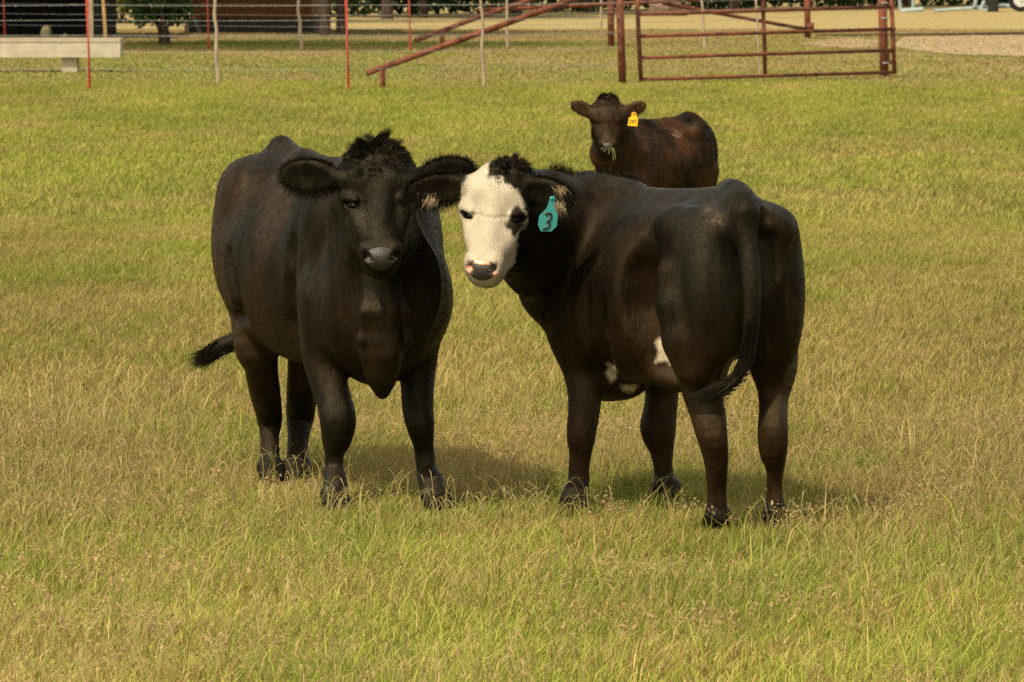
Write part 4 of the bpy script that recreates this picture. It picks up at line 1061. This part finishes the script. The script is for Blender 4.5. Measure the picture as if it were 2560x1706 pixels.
# gate and its hinge post
gt = empty('pipe_gate', gz(1600, 211))
tag(gt, 'rusty five rail pipe farm gate standing on the grass, right of the brace post', 'gate')
Y0 = gz(1600, 211)[1]; Y1 = gz(2237, 196)[1]
gp = lambda px, py: at(px, py, Y0 + (Y1 - Y0) * (px - 1600) / 637)
for ya, yb in ((199, 181), (145, 126), (91, 73), (36, 17), (-19, -38)): pipe('rail', [gp(1600, ya), gp(2237, yb)], .029, gt)
pipe('stile', [gp(1603, 205), gp(1598, 120), gp(1592, -24)], .036, gt)
pipe('stile', [gp(1913, 194), gp(1911, 100), gp(1905, -32)], .034, gt)
pipe('stile', [gp(2236, 184), gp(2233, 100), gp(2226, -42)], .036, gt)
MB().tube(bez([gp(2228, 118), gp(2222, 140), gp(2226, 160), gp(2232, 140), gp(2234, 120)], 5), .014, 6).build('latch_chain', M_RUST, gt)
gpo = empty('gate_post', gz(2213, 194))
tag(gpo, 'thick rusty pipe post wrapped with wire behind the free end of the gate', 'post')
b = gz(2213, 194) + [0, .12, 0]; pipe('shaft', [b + [0, 0, -.1], at(2204, -60, b[1])], .072, gpo)
for y in (46, 158, 8): 
    c = at(2208 + y * .03, y, b[1]); MB().tube([c - [0, 0, .012], c + [0, 0, .012]], .080, 14).build('wire_wrap', M_WIRE, gpo, True)

# ------------------------------------------------------------------ trough, gravel, edging
tr = empty('concrete_trough', gz(175, 182))
tag(tr, 'long pale concrete trough raised on a short block between the wire fences', 'trough')
Yt = gz(175, 182)[1]; a0 = at(-700, 96, Yt); a1 = at(301, 144, Yt); a2 = at(301, 96, Yt)
m = MB(); xm = (a0[0] + a1[0]) / 2; zm = (a1[2] + a2[2]) / 2; hx = (a1[0] - a0[0]) / 2; hz = (a2[2] - a1[2]) / 2
m.box((xm, Yt, zm), (hx, .03, hz)); m.box((xm, Yt + .56, zm), (hx, .03, hz)); m.box((xm, Yt + .28, zm - hz + .045), (hx - .002, .249, .04))
m.box((xm + hx - .035, Yt + .28, zm + .04), (.03, .249, hz - .045)); m.box((xm - hx + .035, Yt + .28, zm + .04), (.03, .249, hz - .045))
m.build('basin', M_CONC, tr)
MB().box((xm, Yt - .036, zm + hz - .030), (hx + .004, .006, .034)).build('rim', mat_noise('stained_rim', (.30, .25, .20), (.40, .34, .27), 5, .9, 0, .1), tr)
l0 = at(155, 146, Yt + .1); l1 = at(193, 182, Yt + .1)
MB().box(((l0[0] + l1[0]) / 2, Yt + .28, (a1[2] - .1) / 2), ((l1[0] - l0[0]) / 2, .2, (a1[2] + .1) / 2 - .002)).build('support_block', M_CONC, tr)
MB().box((l0[0] - 2.6, Yt + .28, (a1[2] - .1) / 2), ((l1[0] - l0[0]) / 2, .2, (a1[2] + .1) / 2 - .002)).build('support_block', M_CONC, tr)

pts = [gz(*p) for p in [(2235, 118), (2246, 104), (2260, 94), (2400, 92), (2620, 89), (3000, 84), (3000, 150), (2620, 146), (2480, 141), (2400, 139), (2330, 133), (2275, 128)]]
P = np.array(pts); P[:, 2] = .02
rgg = np.random.default_rng(5)
tag(mesh_np('gravel_drive', P, [np.arange(len(P))[None, ::-1]], M_GRAVEL), kind='structure')
pt2 = [gz(*p) for p in [(1985, 112), (2030, 108), (2100, 98), (2150, 97), (2200, 104), (2190, 118), (2120, 122), (2050, 116)]]
P = np.array(pt2); P[:, 2] = .016
tag(mesh_np('gravel_spill', P, [np.arange(len(P))[None, ::-1]], M_GRAVEL), kind='structure')
e0 = gz(2040, 92); e1 = gz(3000, 84)
ed = MB().tube([e0 + [0, 0, .03], (gz(2260, 92)) + [0, 0, .04], gz(2600, 88) + [0, 0, .05], e1 + [0, 0, .05]], .035, 8).build('edging_pipe', M_BARK)
tag(ed, 'long rusty pipe edging lying along the far side of the gravel drive', 'edging')
# small dung pats on the short grass
for px, py, r in ((2462, 163, .10), (2370, 163, .07), (1245, 211, .07)):
    if r:
        p = gz(px, py); V_, Q_ = ell_mesh((p[0], p[1], .02), (r, r * .9, .03), np.eye(3)); o = mesh_np('dung_pat', V_, [Q_], M_DUNG, smooth=True)
        tag(o, {2462: 'brown dung pat on the grass below the gravel drive', 2370: 'small flat dung pat left of the larger one below the gravel', 1245: 'small brown dung pat beside the stay near the brace diagonal'}[px], 'dung pat')

# ------------------------------------------------------------------ background: shed, cabin, trees, trailer
def leaves(n, c, rad, size, col0, col1, rg, hollow=.55):
    d = rg.normal(0, 1, (n, 3)); d /= np.linalg.norm(d, axis=1)[:, None]; rr = (hollow + (1 - hollow) * rg.random(n)) ** .6
    lump = 1 + .25 * np.sin(d[:, 0] * 5 + c[0]) * np.cos(d[:, 2] * 6 + c[1]) + .15 * np.sin(d[:, 1] * 9)
    P = np.asarray(c) + d * np.asarray(rad) * (rr * lump)[:, None]
    P = P[P[:, 2] > .05]; n = len(P)
    a = rg.normal(0, 1, (n, 3)); a /= np.linalg.norm(a, axis=1)[:, None]; b_ = np.cross(a, rg.normal(0, 1, (n, 3))); b_ /= np.linalg.norm(b_, axis=1)[:, None]
    s_ = (size * (.6 + .8 * rg.random(n)))[:, None]
    V = np.stack([P - a * s_, P + b_ * s_ * .5, P + a * s_, P - b_ * s_ * .5], 1).reshape(-1, 3)
    q = np.arange(n)[:, None] * 4 + np.arange(4)[None]; t = rg.random((n, 1)); col = np.repeat(np.array(col0) * (1 - t) + np.array(col1) * t, 4, 0)
    return V, q, col
LD = (.018, .040, .008); LM = (.05, .095, .014)
def tree(px, Y, h, tr_, cr, label, seed, trunks=1, low=2.2, dens=5200, size=.16, tilt=0.0):
    rg = np.random.default_rng(seed); b = at(px, 0, Y); b[2] = 0; root = empty('tree', b)
    tag(root, label, 'tree', 'trees along the far edge of the pasture')
    m = MB()
    top = b + [rg.normal(0, .3) + tilt, 0, h * .72]
    m.tube(bez([b + [0, 0, -.2], b + [tilt * .1, 0, .25], b + [tilt * .4 + rg.normal(0, .06), 0, h * .35], top], 5), np.linspace(1, .35, 16) ** .8 * tr_ * np.where(np.arange(16) < 2, 1.35, 1), 10, .06)
    for i in range(6):
        a = rg.random() * 6.28; f = .3 + .1 * i; s0 = b + (top - b) * f; L_ = cr * (.5 + .4 * rg.random())
        m.tube(bez([s0, s0 + [math.cos(a) * L_ * .5, math.sin(a) * L_ * .5, L_ * .35], s0 + [math.cos(a) * L_, math.sin(a) * L_, L_ * .55]], 4), np.linspace(tr_ * .35, .02, 9), 6)
    m.build('trunk', M_BARK, root, True)
    Vs, Qs, Cs = [], [], []; k = 0
    for i in range(7):
        a = rg.random() * 6.28; rr = cr * .55 * rg.random() ** .5; c = b + [math.cos(a) * rr + tilt * .7, math.sin(a) * rr, low + (h - low) * (.3 + .55 * rg.random())]
        V, q, col = leaves(dens // 7, c, (cr * .62, cr * .62, (h - low) * .36), size, LD, LM, rg); Vs.append(V); Qs.append(q + k); Cs.append(col); k += len(V)
    mesh_np('crown', np.concatenate(Vs), [np.concatenate(Qs)], M_LEAF, root, col=np.concatenate(Cs))
    return root
TREES = [
 (812, 116, 9, .17, 3.6, 'dark trunk just right of the brown cabin', 32, 2.4), (852, 118, 9, .15, 3.6, 'slimmer dark trunk, second to the right of the cabin', 33, 2.4),
 (968, 151, 10, .24, 4.6, 'tree seen behind the far red post, right of the cabin', 34, 2.4), (1058, 154, 10, .18, 4.4, 'slender tree behind the upper end of the far brace diagonal', 35, 2.4),
 (1290, 160, 11, .28, 5.0, 'tree behind the near brace diagonal', 36, 2.6), (1470, 168, 11, .25, 5.0, 'tree behind the brace post', 37, 2.6),
 (1836, 176, 11, .26, 5.0, 'tree behind the middle stile of the gate', 38, 2.6), (2020, 180, 10, .22, 4.6, 'tree behind the far upright seen through the gate', 39, 2.6),
 (2270, 190, 10, .25, 4.8, 'tree behind the pale blue trailer tongue', 40, 2.8), (2460, 196, 11, .28, 5.2, 'tree behind the trailer wheel at the far right', 41, 2.8),
 (640, 142, 10, .26, 4.6, 'tree rising behind the brown cabin', 42, 2.8), (110, 140, 10, .3, 5.0, 'tree rising behind the dark shed', 43, 3.0)]
def low_tree():
    rg = np.random.default_rng(31); b = gz(405, 113); root = empty('tree', b); tag(root, 'bright green low branched tree on several thin pale stems left of the brown cabin', 'tree', 'trees along the far edge of the pasture')
    m = MB()
    for i in range(6):
        q = b + [rg.normal(0, .16), rg.normal(0, .2), 0]; m.tube(bez([q + [0, 0, -.1], q + [rg.normal(0, .04), 0, .3], q + [rg.normal(0, .15), rg.normal(0, .2), .9], q + [rg.normal(0, .9), rg.normal(0, .9), 3.0]], 4), np.linspace(.055, .025, 13), 7)
    m.build('trunk', M_BARK, root, True)
    Vs, Qs, Cs = [], [], []; k = 0
    for c, rd, nn_ in (((-.05, .2, .95), (.75, .9, .5), 1500), ((.2, 1.2, 2.3), (2.1, 2.0, 1.2), 2600), ((-.8, .8, 3.6), (2.3, 2.3, 1.5), 2600), ((.9, .6, 5.0), (2.2, 2.2, 1.5), 2400)):
        V, q, col = leaves(nn_, b + np.array(c), rd, .10, (.020, .050, .007), (.060, .115, .018), rg, .2); Vs.append(V); Qs.append(q + k); Cs.append(col); k += len(V)
    mesh_np('crown', np.concatenate(Vs), [np.concatenate(Qs)], M_LEAF, root, col=np.concatenate(Cs))
low_tree()
for px, Y, h, tr_, cr, lab, sd, low in TREES: tree(px, Y, h, tr_, cr, lab, sd, low=low)
def shade_tree(x, y, h, low, cr, label, seed):
    rg = np.random.default_rng(seed); b = np.array([x, y, 0.]); root = empty('tree', b); tag(root, label, 'tree')
    m = MB(); m.tube(bez([b + [0, 0, -.2], b + [.1, 0, h * .3], b + [.3, .1, h * .8]], 6), np.linspace(.42, .12, 13), 12, .05)
    for i in range(7):
        a = rg.random() * 6.28; s0 = b + [.15, 0, low * (.75 + .08 * i)]; m.tube(bez([s0, s0 + [math.cos(a) * cr * .4, math.sin(a) * cr * .4, 1.4], s0 + [math.cos(a) * cr * .8, math.sin(a) * cr * .8, 2.4]], 4), np.linspace(.16, .03, 9), 7)
    m.build('trunk', M_BARK, root, True); Vs, Qs, Cs = [], [], []; k = 0
    for i in range(9):
        a = rg.random() * 6.28; r = cr * .6 * rg.random() ** .5; c = b + [math.cos(a) * r, math.sin(a) * r, low + (h - low) * (.15 + .75 * rg.random())]
        V, q, col = leaves(900, c, (cr * .55, cr * .55, (h - low) * .26), .26, LD, LM, rg, .2); Vs.append(V); Qs.append(q + k); Cs.append(col); k += len(V)
    mesh_np('crown', np.concatenate(Vs), [np.concatenate(Qs)], M_LEAF, root, col=np.concatenate(Cs))
shade_tree(-13.6, 90.5, 25, 15, 5.2, 'tall tree left of the view that shades the grass before the cabin', 81)
shade_tree(-18.0, 93.0, 15, 7, 5.0, 'shorter broad tree left of the view near the dark shed', 82)
# dense understory closing the view behind the trees
rg = np.random.default_rng(60); Vs, Qs, Cs = [], [], []; k = 0
for i in range(70):
    px = 820 + 1900 * (i + rg.random()) / 70; Y = 154 + .026 * (px - 820) + abs(rg.normal(0, 5)); b = at(px, 0, Y)
    V, q, col = leaves(420, (b[0], b[1], 1.3 + rg.random()), (1.9, 1.6, 2.2), .17, (.012, .028, .006), (.035, .065, .012), rg, .3); Vs.append(V); Qs.append(q + k); Cs.append(col); k += len(V)
tag(mesh_np('woodland_understory', np.concatenate(Vs), [np.concatenate(Qs)], M_LEAF, col=np.concatenate(Cs)), 'dark leafy understory of the far woodland edge', 'undergrowth', kind='stuff')
def bush(px, py, w, h, label, seed, c0=(.04, .085, .010), c1=(.12, .19, .03), n=2600):
    rg = np.random.default_rng(seed); b = gz(px, py); root = empty('bush', b); tag(root, label, 'bush', None)
    Vs, Qs, Cs = [], [], []; k = 0
    for i in range(6):
        c = b + [rg.normal(0, w * .35), rg.normal(0, w * .3), h * (.35 + .4 * rg.random())]
        V, q, col = leaves(n // 6, c, (w * .45, w * .45, h * .42), .085, c0, c1, rg, .2); Vs.append(V); Qs.append(q + k); Cs.append(col); k += len(V)
    mesh_np('foliage', np.concatenate(Vs), [np.concatenate(Qs)], M_LEAF, root, col=np.concatenate(Cs))
    m = MB()
    for i in range(5): a = rg.random() * 6.28; m.tube([b + [0, 0, -.1], b + [math.cos(a) * w * .3, math.sin(a) * w * .3, h * .6]], .025, 6)
    m.build('stem', M_BARK, root)
bush(300, 58, 1.6, 1.8, 'yellowish green bush behind the gap beside the shed', 72, (.09, .10, .02), (.20, .20, .05))
# dark open shed on the left
ys = gz(100, 98)[1]; sh = empty('shed', (at(40, 0, ys)[0], ys, 0)); tag(sh, 'dark weathered open fronted shed behind the concrete trough', 'shed')
xr = at(238, 90, ys)[0]; xl = at(-500, 90, ys)[0]; sw = (xr - xl) / 2; sx = (xr + xl) / 2
MB().box((sx, ys + 6, 1.6), (sw, .06, 1.6)).build('back_wall', M_DARK, sh)
MB().box((xr - .06, ys + 3, 1.6), (.06, 2.93, 1.6)).build('side_wall', M_DARK, sh)
MB().box((xl + .06, ys + 3, 1.6), (.06, 2.93, 1.6)).build('side_wall', M_DARK, sh)
rf = MB(); rf.box((sx, ys + 2.7, 3.32), (sw + .5, 4.2, .05)); rf.build('roof', M_TIN, sh)
MB().box((sx, ys - .02, 2.9), (sw, .05, .3)).build('fascia', M_DARK, sh)
for xx in (xr - .1, at(-130, 90, ys)[0]): MB().box((xx, ys - .15, 1.6), (.07, .07, 1.6)).build('post', M_STAY, sh)
for px, py, w, h, lab in ((120, 97, .14, .33, 'pale round topped salt lick standing in front of the dark shed'), (167, 97, .05, .13, 'tiny pale stone right of the round topped lick')):
    p = gz(px, py); V_, Q_ = ell_mesh((p[0], p[1] - .4, h * .38), (w, w, h * .62), np.eye(3)); tag(mesh_np('salt_lick' if w > .1 else 'stone', V_, [Q_], M_LICK, smooth=True), lab, 'salt lick' if w > .1 else 'stone')
# brown board cabin on grey skirting
yc = gz(620, 84)[1]; cb = empty('cabin', (at(625, 0, yc)[0], yc, 0)); tag(cb, 'brown board walled cabin on dark grey skirting', 'cabin')
x0 = at(472, 80, yc)[0]; x1 = at(783, 80, yc)[0]; zs = at(500, 46, yc)[2]; hw = (x1 - x0) / 2; xc = (x0 + x1) / 2
MB().box((xc, yc + 2.5, zs / 2 - .05), (hw, 2.5, zs / 2 + .05 - .002)).build('skirting', M_GREYW, cb)
MB().box((xc, yc + 2.5, (zs + 2.9) / 2), (hw - .04, 2.46, (2.9 - zs) / 2)).build('wall', M_WOOD, cb)
m = MB(); m.box((xc, yc + 1.4, 3.0), (hw + .9, 4.1, .06)); m.build('roof', M_TIN, cb)
MB().box((x0 - .05, yc - .06, 1.45), (.05, .05, 1.5)).build('corner_post', M_STAY, cb)
# pale blue utility trailer, far right
tl = empty('utility_trailer', gz(2440, 30)); tag(tl, 'pale blue trailer frame and jack with a grey tyred wheel', 'trailer')
Yt = gz(2440, 30)[1]; g = lambda x, y, dy=0: at(x, y, Yt + dy)
m = MB(); m.tube([g(2335, 27), g(2452, 20)], .055, 8); m.tube([g(2452, 20), g(2700, 8, 1)], .055, 8); m.tube([g(2335, 27, .6), g(2700, 0, 2)], .055, 8); m.build('frame', M_BLUEW, tl)
m = MB(); m.tube([g(2436, 18, -.1), g(2446, -30, -.1)], .07, 8); m.tube([g(2452, 22, -.1), g(2462, 2, -.1)], .07, 8); m.box(g(2458, 24, -.1), (.16, .12, .04)); m.build('jack', M_BLUEW, tl)
m = MB(); m.tube([g(2600, -60, .2), g(2640, 0, .2)], .05, 8); m.build('side_rail', M_BLUEW, tl)
def wheel(px, py, R):
    c = g(px, py, -.25); n = 28; V = []
    prof = [(.62, -.10), (.90, -.115), (1.0, -.08), (1.0, .08), (.90, .115), (.62, .10)]
    for i in range(n):
        a = 2 * math.pi * i / n
        for r, w in prof: V.append([c[0] + R * r * math.cos(a), c[1] + w, c[2] + R * r * math.sin(a)])
    q = [[i * 6 + j, i * 6 + (j + 1) % 6, ((i + 1) % n) * 6 + (j + 1) % 6, ((i + 1) % n) * 6 + j] for i in range(n) for j in range(6)]
    ty = mesh_np('tyre', np.array(V), [np.array(q)], M_TYRE, tl, smooth=True)
    m = MB(); m.tube([c + [0, -.09, 0], c + [0, .08, 0]], R * .62, 22); m.tube([c + [0, -.13, 0], c + [0, -.08, 0]], R * .2, 12)
    for i in range(8):
        a = 2 * math.pi * i / 8; m.tube([c + [R * .42 * math.cos(a), -.105, R * .42 * math.sin(a)], c + [R * .42 * math.cos(a), -.085, R * .42 * math.sin(a)]], R * .09, 8)
    m.build('rim', M_RIM, tl)
wheel(2552, -2, .46)
MB().box(g(2482, -10, .1), (.17, .4, .6)).build('mud_guard', M_DARK, tl)
ab = empty('trailer_stand', gz(2290, 33)); tag(ab, 'pale blue low stand with two uprights left of the trailer', 'stand')
m = MB(); m.tube([g(2252, 29), g(2308, 24)], .10, 8); m.build('beam', M_BLUEW, ab)
MB().tube([g(2251, 26, .1), g(2246, -40, .1)], .06, 8).build('upright', M_BLUEW, ab); MB().tube([g(2283, 26, .1), g(2281, -40, .1)], .055, 8).build('upright', M_BLUEW, ab)
# rock behind the gate's left end
p = gz(1668, 40); V_, Q_ = ell_mesh((p[0], p[1], .2), (.62, .5, .42), np.eye(3), 24, 14)
V_ = V_ + .10 * (np.stack([vnoise(V_[:, 0] * 3, V_[:, 2] * 3, 1, 91), vnoise(V_[:, 1] * 3, V_[:, 2] * 3, 1, 92), vnoise(V_[:, 0] * 3, V_[:, 1] * 3, 1, 93)], 1) - .5) * 2
tag(mesh_np('boulder', V_, [Q_], M_ROCK), 'pinkish brown boulder on the grass behind the left end of the gate', 'boulder')
cow_front()
cow_back()
calf()
